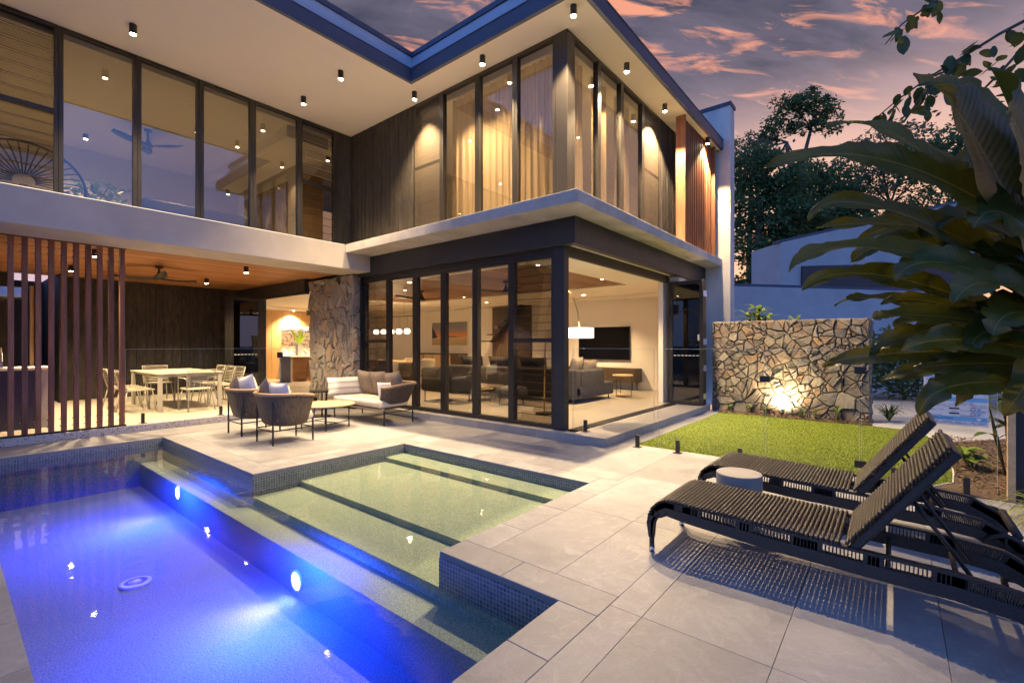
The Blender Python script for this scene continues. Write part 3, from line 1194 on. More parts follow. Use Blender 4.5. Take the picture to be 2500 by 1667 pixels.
# --- ground-floor internal walls and ceilings
box('tv_wall', 'plaster', house, 12.5, 12.7, 4.2, 18.2, 0.12, 3.23)
box('end_wall', 'plaster', house, 9.98, 12.5, 3.90, 4.0, 0.121, 2.90)
box('far_wall', 'plaster', house, 5.5, 12.5, 18.0, 18.2, 0.12, 3.23)
cl = MB()
for x0, x1, y0, y1 in rects_minus([(5.93, 12.5, 3.90, 18.0)], [(6.35, 9.93, 4.71, 12.4)]):
    cl.box(x0, x1, y0, y1, 2.75, 2.90)
cl.build('living_ceiling', 'soffit_white', house)
ceil = box('timber_ceiling', 'steel_dark', house, 6.35, 9.93, 4.71, 12.4, 2.80, 2.9)
y = 4.715
while y < 12.39:
    box('ceiling_board', 'living_ceiling', ceil, 6.352, 9.928, y, min(y + 0.118, 12.395), 2.778, 2.798)
    y += 0.122
box('bulkhead', 'plaster', house, 11.9, 12.49, 4.1, 17.9, 2.70, 2.749)
box('skirting', 'plaster', house, 12.482, 12.498, 4.1, 17.9, 0.122, 0.24)

# --- patio
pc = box('patio_ceiling', 'steel_dark', house, -3.2, 5.655, 9.46, 14.88, 2.98, 3.04)
y = 9.462
while y < 14.86:
    box('ceiling_board', 'gum_ceiling', pc, -3.18, 5.65, y, min(y + 0.118, 14.87), 2.955, 2.978)
    y += 0.124
pw = box('patio_back_wall', 'black_metal', house, 1.83, 5.655, 14.76, 14.9, 0.1, 2.954)
x = 1.832
k = 0
bw = 0.19
while x < 5.65:
    box('cladding_board', 'char_board', pw, x, min(x + bw - 0.012, 5.652), 14.735 + 0.003 * (k % 2), 14.758, 0.101, 2.95)
    x += bw
    k += 1
box('patio_side_wall', 'char_board', house, 5.52, 5.655, 13.25, 14.73, 0.10, 2.953)
box('door_lintel', 'char_board', house, 5.52, 5.655, 10.88, 13.248, 2.66, 2.953)
box('passage_wall', 'char_board', house, 1.70, 1.828, 14.3, 17.0, 0.1, 3.0)
box('passage_wall', 'char_board', house, -3.0, 1.0, 14.9, 15.1, 0.1, 3.0)
box('passage_floor', 'patio_concrete', house, -3.2, 1.83, 14.9, 18, -0.05, 0.10)
box('passage_end', 'black_metal', house, -3.2, 1.83, 17.0, 17.1, 0.1, 3.0)
box('door_post', 'oak_z', house, 1.30, 1.36, 14.95, 15.05, 0.101, 2.7)
box('patio_left_wall', 'char_board', house, -3.35, -3.2, 9.46, 17.0, 0.0, 3.0)


# --- glazing helpers
def on(plane, c, a, d, z):
    return (c + d, a, z) if plane == 'X' else (a, c + d, z)


def fbox(mb, plane, c, a0, a1, d0, d1, z0, z1):
    p, q = on(plane, c, min(a0, a1), d0, z0), on(plane, c, max(a0, a1), d1, z1)
    mb.box(min(p[0], q[0]), max(p[0], q[0]), min(p[1], q[1]), max(p[1], q[1]), z0, z1)


def frame_mb(plane, c, a0, a1, z0, z1, w, d, d0=0.0):
    m = MB()
    a0, a1 = min(a0, a1), max(a0, a1)
    fbox(m, plane, c, a0, a0 + w, d0, d0 + d, z0, z1)
    fbox(m, plane, c, a1 - w, a1, d0, d0 + d, z0, z1)
    fbox(m, plane, c, a0 + w, a1 - w, d0, d0 + d, z0, z0 + w)
    fbox(m, plane, c, a0 + w, a1 - w, d0, d0 + d, z1 - w, z1)
    return m


def window(plane, c, a0, a1, z0, z1, w=0.045, d=0.09, g='window_glass'):
    f = frame_mb(plane, c, a0, a1, z0, z1, w, d).build('window', 'bronze_frame', house)
    m = MB()
    lo, hi = min(a0, a1) + w * 0.8, max(a0, a1) - w * 0.8
    fbox(m, plane, c, lo, hi, d * 0.45, d * 0.45 + 0.008, z0 + w * 0.8, z1 - w * 0.8)
    m.build('pane', g, f)
    return f


def louvres(plane, c, a0, a1, z0, z1, zm, pitch, w=0.045, d=0.10, tilt=9, g='louvre_glass'):
    mb = frame_mb(plane, c, a0, a1, z0, z1, w, d)
    lo, hi = min(a0, a1) + w, max(a0, a1) - w
    fbox(mb, plane, c, lo, hi, 0.004, d - 0.004, zm - 0.03, zm + 0.03)
    f = mb.build('louvre_window', 'bronze_frame', house)
    L, D, t = hi - lo - 0.006, pitch * 1.03, 0.006
    bm_ = MB()
    if plane == 'X':
        bm_.box(-D / 2, D / 2, -L / 2, L / 2, -t / 2, t / 2)
    else:
        bm_.box(-L / 2, L / 2, -D / 2, D / 2, -t / 2, t / 2)
    me = bm_.mesh('louvre_blade', g, (0, 0, 0))
    ed = MB()
    for seg0, seg1 in ((z0 + w, zm - 0.03), (zm + 0.03, z1 - w)):
        n = max(1, int(round((seg1 - seg0) / pitch)))
        for k in range(n):
            z = seg0 + (k + 0.5) * (seg1 - seg0) / n
            p = on(plane, c, (lo + hi) / 2, d * 0.5, z)
            ang = R(90 - tilt)
            shared('louvre_blade', me, p, f, (0, -ang, 0) if plane == 'X' else (ang, 0, 0))
            zc = z - D * 0.5 * math.cos(R(tilt))
            dd = d * 0.5 - D * 0.5 * math.sin(R(tilt))
            fbox(ed, plane, c, lo, hi, dd - 0.004, dd + 0.004, zc - 0.004, zc + 0.004)
    ed.build('blade_clip_rails', 'black_metal', f)
    if z0 > 3 and c != 9.344:
        m = MB()
        fbox(m, plane, c, lo, hi, 0.0, 0.002, z0 + w, zm - 0.031)
        fbox(m, plane, c, lo, hi, 0.0, 0.002, zm + 0.031, z1 - w)
        m.build('insect_screen', 'insect_screen', f)
    return f


# ground floor, sliding wall facing the pool terrace
GX = 5.86
louvres('X', GX, 8.95, 8.10, 0.13, 2.76, 1.46, 0.125)
for a0, a1 in ((8.095, 7.225), (7.22, 6.42), (6.415, 5.61), (5.605, 4.80)):
    window('X', GX, a0, a1, 0.13, 2.76, 0.062, 0.09)
louvres('X', GX, 4.795, 3.97, 0.13, 2.76, 1.46, 0.125)
box('window_head', 'bronze_frame', house, 5.855, 5.97, 3.97, 8.97, 2.765, 2.849)
box('window_jamb', 'bronze_frame', house, 5.80, 5.97, 8.955, 9.0, 0.12, 2.849)

# upper floor: left wing glazing
UY = 9.344
louvres('Y', UY, -0.6, 1.10, UF, SOF - 0.005, 4.75, 0.165)
for a0, a1 in ((1.105, 2.01), (2.015, 2.885), (2.89, 3.75), (3.755, 4.65)):
    window('Y', UY, a0, a1, UF, SOF - 0.005, 0.05, 0.09, 'upper_glass')
louvres('Y', UY, 4.655, 5.44, UF, SOF - 0.005, 4.73, 0.165)
box('corner_jamb', 'bronze_frame', house, 5.445, 5.51, UY, UY + 0.12, UF, SOF - 0.004)
uw = box('cladding_wall', 'black_metal', house, 5.512, 5.83, UY + 0.03, UY + 0.2, UF, SOF - 0.004)
for k in range(2):
    box('cladding_board', 'char_board', uw, 5.514 + 0.143 * k, 5.514 + 0.143 * k + 0.137, UY + 0.002, UY + 0.028, UF, SOF - 0.004)
# upper floor: wall of the right wing over the terrace
UX = 5.80
uw = box('cladding_wall', 'black_metal', house, UX + 0.03, UX + 0.2, 7.185, 9.37, UF, SOF - 0.004)
y = 9.366
k = 0
while y > 7.20:
    y0 = max(y - 0.1435, 7.19)
    box('cladding_board', 'char_board', uw, UX + 0.002 - 0.003 * (k % 2), UX + 0.028, y0 + 0.012, y, UF, SOF - 0.004)
    y = y0
    k += 1
louvres('X', UX, 7.185, 6.40, UF, SOF - 0.005, 4.75, 0.165)
for a0, a1 in ((6.395, 5.50), (5.495, 4.68), (4.675, 3.90)):
    window('X', UX, a0, a1, UF, SOF - 0.005, 0.05, 0.09, 'curtain_wall_glass')
box('corner_post', 'bronze_frame', house, UX - 0.004, UX + 0.15, 3.69, 3.895, UF, SOF - 0.004, bevel=0.003)
UY3 = 3.69
for a0, a1 in ((5.955, 6.76), (6.765, 7.585), (7.59, 8.47)):
    window('Y', UY3, a0, a1, UF, SOF - 0.005, 0.05, 0.09, 'curtain_wall_glass')
louvres('Y', UY3, 8.475, 9.24, UF, SOF - 0.005, 4.73, 0.165)
uw = box('cladding_wall', 'black_metal', house, 9.245, 11.74, UY3 + 0.03, UY3 + 0.2, UF, SOF - 0.004)
x = 9.247
k = 0
while x < 11.7:
    x1 = min(x + 0.1435, 11.735)
    box('cladding_board', 'char_board', uw, x, x1 - 0.012, UY3 + 0.002 - 0.003 * (k % 2), UY3 + 0.028, UF, SOF - 0.004)
    x = x1
    k += 1

# upper rooms
box('upper_ceiling', 'soffit_white', house, -3.9, 12.5, 9.47, 14.9, SOF - 0.12, SOF - 0.002)
box('upper_ceiling', 'soffit_white', house, 5.95, 12.5, 3.83, 9.468, SOF - 0.12, SOF - 0.002)
box('upper_back_wall', 'plaster', house, -3.9, 5.4, 14.5, 14.7, UF, SOF - 0.12)
box('upper_partition', 'plaster', house, 5.40, 5.52, 11.0, 14.6, UF, SOF - 0.12)
box('upper_partition', 'plaster', house, 6.02, 12.5, 9.50, 9.62, UF, SOF - 0.12)
box('upper_side_wall', 'plaster', house, 12.45, 12.6, 3.8, 14.6, UF, SOF - 0.12)
box('upper_left_wall', 'plaster', house, -3.9, -3.8, 9.45, 14.6, UF, SOF - 0.12)
box('hall_wall', 'oak_z', house, 5.53, 6.6, 12.0, 12.1, UF, SOF - 0.12)
box('upper_bulkhead', 'soffit_white', house, 4.5, 5.39, 9.6, 14.4, SOF - 0.36, SOF - 0.122)

# roof: white soffit, charcoal fascia, parapet with cap, all but the soffit tinted sky blue
roof_poly = [(-4.5, 6.57), (5.25, 6.57), (5.25, 3.14), (11.735, 3.14), (11.735, 4.2), (12.7, 4.2), (12.7, 15.0), (-4.5, 15.0)]
rf = MB().prism(roof_poly, SOF, SOF + 0.03).build('roof', 'soffit_white', house)


def strip(name, m, inset, t, z0, z1):
    q = MB()
    i = inset
    q.box(-4.5, 5.25 + i, 6.57 + i, 6.57 + i + t, z0, z1)
    q.box(5.25 + i, 5.25 + i + t, 3.14 + i, 6.57 + i + t, z0, z1)
    q.box(5.25 + i + t, 11.735, 3.14 + i, 3.14 + i + t, z0, z1)
    return q.build(name, m, rf)


strip('fascia', 'charcoal_sky_tint', -0.012, 0.06, SOF - 0.012, SOF + 0.205)
strip('fascia_flashing', 'charcoal_sky_tint', -0.022, 0.10, SOF + 0.206, SOF + 0.224)
strip('gutter_recess', 'black_metal', 0.05, 0.06, SOF + 0.031, SOF + 0.24)
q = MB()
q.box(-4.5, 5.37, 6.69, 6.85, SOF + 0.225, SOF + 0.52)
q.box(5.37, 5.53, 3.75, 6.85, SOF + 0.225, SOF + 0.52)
q.build('parapet', 'parapet_sky_tint', rf)
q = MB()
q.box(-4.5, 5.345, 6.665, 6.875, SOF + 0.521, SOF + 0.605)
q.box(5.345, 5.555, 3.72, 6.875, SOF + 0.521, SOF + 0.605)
q.build('parapet_cap', 'charcoal_sky_tint', rf)
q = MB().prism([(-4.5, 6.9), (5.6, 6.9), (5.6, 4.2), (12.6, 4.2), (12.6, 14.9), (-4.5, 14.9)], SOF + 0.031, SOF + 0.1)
q.build('roof_deck', 'charcoal_sky_tint', rf)

# --- timber fins of the upper screen (right end)
box('screen_post', 'gum_fin', house, 9.445, 9.495, 3.235, 3.425, UF + 0.001, SOF - 0.004, bevel=0.003)
x = 9.66
k = 0
while x < 11.30:
    box('screen_fin', 'gum_fin', house, x, x + 0.04, 3.30, 3.42, UF + 0.02, SOF - 0.004)
    x += 0.117
    k += 1
box('screen_post', 'gum_fin', house, 11.44, 11.49, 3.235, 3.425, UF + 0.001, SOF - 0.004, bevel=0.003)

# --- slatted timber screen on the patio kerb
scr = thing('slatted_screen', (1.2, 9.5, 0.1), 'screen of upright rough timber slats standing on the terrazzo kerb beside the pool', 'screen')
me = MB().box(-0.029, 0.029, -0.045, 0.045, 0.0, 2.775).mesh('slat', 'gum_fin', (0, 0, 0))
bl = MB()
for k in range(-6, 10):
    xs = 0.640 + 0.1343 * k
    s = shared('slat', me, (xs, 9.50, 0.127), scr)
    for z in (0.20, 0.30, 2.70, 2.79):
        bl.tube([(xs - 0.029, 9.50, z), (xs - 0.050, 9.50, z)], 0.008, 6)
tag(bl.build('bolts', 'chrome', scr), kind='stuff')
q = MB()
q.box(-3.2, 1.90, 9.475, 9.53, 0.102, 0.126)
q.build('base_channel', 'black_metal', scr)
q = MB()
q.box(-3.2, 1.90, 9.475, 9.53, 2.903, 2.914)
q.build('head_channel', 'black_metal', scr)


# --- folding glass doors
def leaf(name, plane, c, a0, a1, z0, z1, w=0.075, d=0.045, g='door_glass'):
    f = frame_mb(plane, c, a0, a1, z0, z1, w, d).build(name, 'bronze_frame', house, bevel=0.003)
    m = MB()
    lo, hi = min(a0, a1) + w * 0.9, max(a0, a1) - w * 0.9
    fbox(m, plane, c, lo, hi, d * 0.4, d * 0.4 + 0.008, z0 + w * 0.9, z1 - w * 0.9)
    m.build('pane', g, f)
    return f


fd = leaf('folding_door', 'X', 9.97, 3.05, 3.76, 0.135, 2.735)
m = MB()
for k in range(7):
    y0 = 3.135 + 0.079 * k
    m.box(9.972, 9.979, y0, y0 + 0.052, 1.152, 1.170)
m.build('safety_dots', 'white_vinyl', fd)
for k in range(1, 4):
    leaf('folding_door', 'X', 9.97 + 0.052 * k, 3.05, 3.76, 0.135, 2.735)
h_ = MB()
for k in range(4):
    for z in (0.32, 0.9, 1.45, 2.45):
        h_.tube([(9.992 + 0.052 * k, 3.045, z - 0.06), (9.992 + 0.052 * k, 3.045, z + 0.06)], 0.008, 6)
h_.build('door_hinges', 'chrome', fd)
fd = leaf('folding_door', 'Y', 13.20, 4.75, 5.51, 0.115, 2.62)
m = MB()
for k in range(7):
    x0 = 4.84 + 0.084 * k
    m.box(x0, x0 + 0.055, 13.196, 13.203, 1.12, 1.138)
m.build('safety_dots', 'white_vinyl', fd)
for k in range(1, 4):
    leaf('folding_door', 'Y', 13.20 + 0.052 * k, 4.75 - 0.02 * k, 5.51, 0.115, 2.62)
box('door_handle', 'tapware_black', fd, 4.735, 4.80, 13.16, 13.199, 0.98, 1.08)
box('door_frame', 'bronze_frame', house, 5.55, 5.64, 10.88, 13.19, 2.60, 2.659)


# --- stones: voronoi cells cut by half planes, each an irregular block
def clip(poly, px, py, nx, ny):
    out = []
    for i in range(len(poly)):
        a, b = poly[i], poly[(i + 1) % len(poly)]
        da = (a[0] - px) * nx + (a[1] - py) * ny
        db = (b[0] - px) * nx + (b[1] - py) * ny
        if da <= 0:
            out.append(a)
        if (da < 0 < db) or (db < 0 < da):
            t = da / (da - db)
            out.append((a[0] + t * (b[0] - a[0]), a[1] + t * (b[1] - a[1])))
    return out


def cells(w, h, n, rnd, ani=1.0):
    pts = []
    tries = 0
    md = 0.72 * math.sqrt(w * h / n)
    while len(pts) < n and tries < 9000:
        tries += 1
        p = (rnd.uniform(0, w), rnd.uniform(0, h))
        k = md * rnd.choice((0.5, 0.65, 0.85, 1.1))
        if all((p[0] - q[0]) ** 2 + ((p[1] - q[1]) * ani) ** 2 > k * k for q in pts):
            pts.append(p)
    res = []
    for i, p in enumerate(pts):
        poly = [(0, 0), (w, 0), (w, h), (0, h)]
        for j, q in enumerate(pts):
            if i == j:
                continue
            dx_, dy_ = q[0] - p[0], (q[1] - p[1]) * ani * ani
            poly = clip(poly, (p[0] + q[0]) / 2, (p[1] + q[1]) / 2, dx_, dy_)
            if len(poly) < 3:
                break
        if len(poly) >= 3:
            res.append(poly)
    out = []

    def split(pl, depth):
        ar = abs(sum(pl[i][0] * pl[(i + 1) % len(pl)][1] - pl[i][1] * pl[(i + 1) % len(pl)][0] for i in range(len(pl)))) / 2
        if depth == 0 or ar < 0.008 or rnd.random() < (0.25 if ar > 0.03 else 0.6):
            out.append(pl)
            return
        cx_ = sum(p[0] for p in pl) / len(pl) + rnd.uniform(-0.25, 0.25) * math.sqrt(ar)
        cy_ = sum(p[1] for p in pl) / len(pl) + rnd.uniform(-0.25, 0.25) * math.sqrt(ar)
        q = rnd.uniform(0, math.pi)
        for s in (1, -1):
            h2 = clip(pl, cx_, cy_, s * math.cos(q), s * math.sin(q))
            if len(h2) >= 3:
                split(h2, depth - 1)
    for pl in res:
        split(pl, 3)
    return out


def stone_face(parent, org, ux, nrm, w, h, n, seed, proud=0.035, ani=1.0, gap=0.0058, m_='stone'):
    """org lower corner; ux unit vector along the face, z up, nrm outward"""
    rnd = random.Random(seed)
    org, ux, nrm = Vector(org), Vector(ux), Vector(nrm)
    up = Vector((0, 0, 1))
    for poly in cells(w, h, n, rnd, ani):
        area = 0
        for i in range(len(poly)):
            a, b = poly[i], poly[(i + 1) % len(poly)]
            area += a[0] * b[1] - a[1] * b[0]
        if abs(area) < 0.0012:
            continue
        # split long edges so that outlines wander
        pl = []
        for i in range(len(poly)):
            a, b = poly[i], poly[(i + 1) % len(poly)]
            pl.append(a)
            L = math.hypot(b[0] - a[0], b[1] - a[1])
            if L > 0.11:
                j = rnd.uniform(-0.06, 0.06)
                tt = rnd.uniform(0.35, 0.65)
                pl.append((a[0] + (b[0] - a[0]) * tt - (b[1] - a[1]) * j, a[1] + (b[1] - a[1]) * tt + (b[0] - a[0]) * j))
        cx = sum(p[0] for p in pl) / len(pl)
        cy = sum(p[1] for p in pl) / len(pl)
        rr = max(0.03, math.sqrt(abs(area) / 2 / math.pi))
        k0 = 1 - gap / rr * 0.9
        k1 = k0 - 0.05 - 0.009 / rr
        pr = proud * rnd.uniform(0.45, 1.25)
        tx_, ty_ = rnd.uniform(-0.34, 0.34), rnd.uniform(-0.34, 0.34)
        mb = MB()
        m = len(pl)
        vs = []
        for kk, dpt in ((k0, -0.02), (k0, 0.35 * pr), (k1, pr)):
            for p in pl:
                qx, qy = cx + (p[0] - cx) * kk, cy + (p[1] - cy) * kk
                dd = dpt
                if dpt > 0:
                    dd += (qx - cx) * tx_ * 0.5 + (qy - cy) * ty_ * 0.5 + rnd.uniform(-0.2, 0.2) * pr
                vs.append(org + ux * qx + up * qy + nrm * dd)
        vs.append(org + ux * cx + up * cy + nrm * (pr * rnd.uniform(0.8, 1.25)))
        fs = []
        for r_ in range(2):
            for i in range(m):
                j = (i + 1) % m
                fs.append((r_ * m + i, r_ * m + j, (r_ + 1) * m + j, (r_ + 1) * m + i))
        for i in range(m):
            fs.append((2 * m + i, 2 * m + (i + 1) % m, 3 * m))
        if ux.cross(up).dot(nrm) < 0:
            fs = [f[::-1] for f in fs]
        mb.add(vs, fs)
        mb.build('stone', m_, parent)


# stone-faced column between patio and living room
colm = box('stone_column', 'mortar', house, 5.662, 5.87, 9.03, 10.86, 0.0, 2.914)
stone_face(colm, (5.66, 9.03, 0.10), (0, 1, 0), (-1, 0, 0), 1.83, 2.80, 75, 3, 0.04, 0.75, m_='column_stone')
stone_face(colm, (5.63, 9.028, 0.10), (1, 0, 0), (0, -1, 0), 0.25, 2.80, 16, 4, 0.03, 0.75, m_='column_stone')

# rubble garden wall at the end of the lawn
gw = thing('stone_wall', (10.7, 1.6, 0.0), 'freestanding rubble stone garden wall lit by a spotlight at the end of the lawn', 'wall')
box('wall_core', 'mortar', gw, 10.45, 10.83, 0.345, 3.0, -0.05, 1.84)
box('wall_cap', 'concrete', gw, 10.44, 10.84, 0.34, 3.005, 1.84, 1.862)
stone_face(gw, (10.448, 0.335, -0.03), (0, 1, 0), (-1, 0, 0), 2.67, 1.90, 150, 8, 0.05, 1.05)
stone_face(gw, (10.44, 0.343, -0.03), (1, 0, 0), (0, -1, 0), 0.40, 1.90, 26, 9, 0.03, 1.0)

# ================================================================== LIGHT FITTINGS
def downlight(x, y, top, label, group, power, size=84, r=0.045, h=0.14, blend=0.75, col=WARM):
    t = thing('downlight', (x, y, top - h), label, 'downlight', group)
    a = MB()
    a.lathe((x, y, top - h), [(r * 0.86, 0.006), (r * 0.86, 0.0), (r, 0.0), (r, h - 0.001)], 20)
    a.build('housing', 'black_metal', t, smooth=False)
    b = MB()
    b.lathe((x, y, top - h), [(r * 0.8, -0.003), (r * 0.8, 0.005)], 16)
    b.build('lamp_lens', 'lamp_glow', t)
    spot_light('downlight_beam', (x, y, top - h - 0.012), (x, y, 0), power, size, blend, col, 0.05, t)
    return t


SG = 'black cylinder downlights under the white soffit'
PS = 2300
for x, y, lb in ((1.78, 8.50, 'black cylinder downlight over the left-wing windows, leftmost under the soffit'),
                 (4.296, 7.231, 'black cylinder downlight nearest the inner corner of the roof opening, left of it'),
                 (4.306, 8.524, 'black cylinder downlight above the last tall pane of the left wing'),
                 (5.503, 6.787, 'black cylinder downlight above the narrow louvre beside the curtained windows'),
                 (5.501, 5.096, 'black cylinder downlight above the middle of the curtained terrace windows'),
                 (5.47, 3.383, 'black cylinder downlight at the outer corner of the roof, highest in view'),
                 (7.15, 3.403, 'black cylinder downlight on the lawn side, first right of the house corner'),
                 (8.823, 3.412, 'black cylinder downlight on the lawn side, second right of the house corner'),
                 (10.849, 3.22, 'black cylinder downlight in front of the upper timber fins')):
    pw_, sz_ = (0.36, 84) if y > 7 else ((0.52, 88) if y > 4 else (0.72, 106))
    downlight(x, y, SOF, lb, SG, PS * pw_ * (0.6 if x > 10 else 1.0), sz_, blend=0.75 if y > 4 else 0.4)
PG = 'black downlights on the patio timber ceiling'
for x, y, lb in ((1.64, 10.18, 'black patio downlight behind the slatted screen, nearest the pool'),
                 (1.664, 12.567, 'black patio downlight behind the slatted screen, near the back wall'),
                 (3.924, 10.107, 'black patio downlight to the right of the ceiling fan, nearest the concrete beam'),
                 (4.023, 12.596, 'black patio downlight to the right of the ceiling fan, near the dark back wall')):
    downlight(x, y, 2.954, lb, PG, 480, 124, 0.045, 0.12)


def recessed(x, y, z, label, group, power, size=125):
    t = thing('recessed_downlight', (x, y, z - 0.004), label, 'downlight', group)
    a = MB()
    a.lathe((x, y, z - 0.004), [(0.045, -0.004), (0.058, -0.004), (0.06, 0.003)], 20, cap=False)
    a.build('trim_ring', 'white_vinyl', t)
    b = MB()
    b.lathe((x, y, z - 0.004), [(0.045, -0.003), (0.045, 0.002)], 16)
    b.build('lamp_lens', 'lamp_glow', t)
    spot_light('downlight_beam', (x, y, z - 0.02), (x, y, 0), power, size, 0.8, (1.0, 0.66, 0.33), 0.04, t)


RG = 'recessed downlights of the living room ceiling'
PL = 470
for x, y, lb in ((6.642, 8.362, 'recessed living room downlight seen through the second tall pane from the stone column'),
                 (8.916, 8.303, 'recessed living room downlight seen through the pane beside the ceiling fan'),
                 (6.589, 4.779, 'recessed living room downlight seen behind the louvres next to the corner column'),
                 (8.884, 4.768, 'recessed living room downlight seen through the open folding doors')):
    recessed(x, y, 2.776 if y > 4.75 and x > 6.4 else 2.75, lb, RG, PL)
# more fittings of the same kind farther in
for x, y, lb in ((11.2, 6.6, 'recessed living room downlight close to the television wall'), (11.2, 10.2, 'recessed living room downlight close to the painting'),
                 (8.9, 14.6, 'recessed kitchen downlight between island and dining table'), (8.36, 17.3, 'recessed kitchen downlight in front of the oak cupboards')):
    recessed(x, y, 2.75 if y < 17 else 2.638, lb, RG, PL * (1.1 if y < 14 else 1.9))
UG = 'small ceiling lamps of the upstairs rooms'
for x, y, lb in ((0.6, 11.3, 'upstairs ceiling lamp behind the left louvres'), (3.4, 11.2, 'upstairs ceiling lamp between the fan and the woven artwork'), (2.0, 13.4, 'upstairs ceiling lamp at the back of the left room')):
    downlight(x, y, SOF - 0.121, lb, UG, 330, 130, 0.045, 0.10)
for x, y, lb in ((6.62, 5.75, 'upstairs ceiling lamp behind the curtains of the terrace windows'), (8.6, 5.2, 'upstairs ceiling lamp behind the curtains of the lawn-side windows')):
    downlight(x, y, SOF - 0.121, lb, UG, 800 if x < 8 else 170, 112, 0.045, 0.10)
downlight(5.9, 10.5, SOF - 0.121, 'upstairs ceiling lamp in the hall behind the narrow right louvre', UG, 150, 140, 0.045, 0.10)

# garden spotlight at the foot of the stone wall
t = thing('garden_spotlight', (10.16, 1.66, 0.0), 'small dark garden spotlight glowing at the foot of the stone wall', 'spotlight')
a = MB()
a.tube([(10.16, 1.66, 0.0), (10.16, 1.66, 0.10)], 0.009, 6)
a.build('stake', 'black_metal', t)
a = MB()
a.tube([(10.13, 1.66, 0.085), (10.20, 1.66, 0.155)], 0.03, 12)
a.build('head', 'black_metal', t)
a = MB()
a.tube([(10.201, 1.66, 0.156), (10.204, 1.66, 0.159)], 0.025, 12)
a.build('lamp_lens', 'spot_glow', t)
spot_light('spot_beam', (10.21, 1.66, 0.165), (10.45, 1.68, 0.46), 190, 150, 0.9, WARM, 0.02, t)


# ================================================================== FURNITURE
def pillow(name, m, parent, c, w, h, t, rot=(0, 0, 0), p=2.6, n=10):
    """soft cushion; w along local x, h along local z, t thick along local y"""
    mb = MB()
    for s in (1, -1):
        def fn(a, b, s=s):
            u, v = 2 * a - 1, 2 * b - 1
            k = (1 - abs(u) ** p) * (1 - abs(v) ** p)
            y = s * t / 2 * max(k, 0) ** 0.55
            pin = 1 - 0.05 * (1 - v * v) * abs(u)
            pin2 = 1 - 0.05 * (1 - u * u) * abs(v)
            return (u * w / 2 * pin2 if False else u * w / 2 * pin, y, v * h / 2 * pin2)
        g0 = MB().grid(fn, n, n)
        if s > 0:
            g0.f = [f[::-1] for f in g0.f]
        mb.add(g0.v, g0.f)
    me = mb.mesh(name, m, (0, 0, 0), smooth=True)
    o = shared(name, me, c, parent, rot)
    return o


def soft_box(name, m, parent, x0, x1, y0, y1, z0, z1, r=0.04):
    o = MB().box(x0, x1, y0, y1, z0, z1).build(name, m, parent, smooth=True, bevel=r, seg=4)
    return o


def se(a, rx, ry, p):
    c, s = math.cos(a), math.sin(a)
    return (rx * math.copysign(abs(c) ** (2 / p), c), ry * math.copysign(abs(s) ** (2 / p), s))


def tub(parent, c, face, rx, ry, p, rim_z, bot_z, span, seat_m=None):
    """woven shell open to +x (face=1) or -x (face=-1)"""
    cx, cy = c
    NU = 44

    def fn(a, b):
        ang = math.pi + (a * 2 - 1) * R(span)
        k = b
        # profile: straight flare then round into the base
        f = 0.60 + 0.40 * min(1.0, (k / 0.85)) ** 0.6 if k < 0.85 else 1.0
        f = (0.52 + 0.22 * (k / 0.2) ** 0.6) if k < 0.2 else 0.74 + 0.26 * ((k - 0.2) / 0.8) ** 0.9
        zz_ = bot_z + (rim_z - bot_z) * (0.10 * (k / 0.2) ** 1.6 if k < 0.2 else 0.10 + 0.90 * (k - 0.2) / 0.8)
        if k < 0.001:
            f = 0.45
        x_, y_ = se(ang, rx * f, ry * ((0.62 + 0.16 * (k / 0.2) ** 0.6) if k < 0.2 else 0.78 + 0.22 * ((k - 0.2) / 0.8) ** 0.9), p)
        # arms fall a little to the front
        dz_ = -0.05 * max(0.0, x_ / rx + 0.1) * k
        return (cx + face * x_, cy + y_, zz_ + dz_)
    mb = MB().grid(fn, NU, 10)
    # base
    base = [fn(i / NU, 0.0) for i in range(NU + 1)]
    k = len(mb.v)
    mb.v += base
    mb.v.append((cx, cy, bot_z - 0.01))
    mb.f += [(k + i, k + i + 1, k + NU + 1) for i in range(NU)]
    mb.f.append((k + NU, k, k + NU + 1))
    sh = mb.build('woven_shell', 'rattan_brown', parent, smooth=True)
    so = sh.modifiers.new('solid', 'SOLIDIFY')
    so.thickness = 0.016
    so.offset = 0
    rim = MB().tube([fn(i / NU, 1.0) for i in range(NU + 1)], 0.024, 8)
    rim.build('rim', 'rattan_rim', parent, smooth=True)
    return fn


def legs4(parent, pts, zt, r, bar_z, name='leg'):
    for (x, y), z1 in zip(pts, zt):
        a = MB().tube([(x, y, 0.0), (x, y, z1)], r, 8)
        a.build(name, 'black_metal', parent, smooth=True)


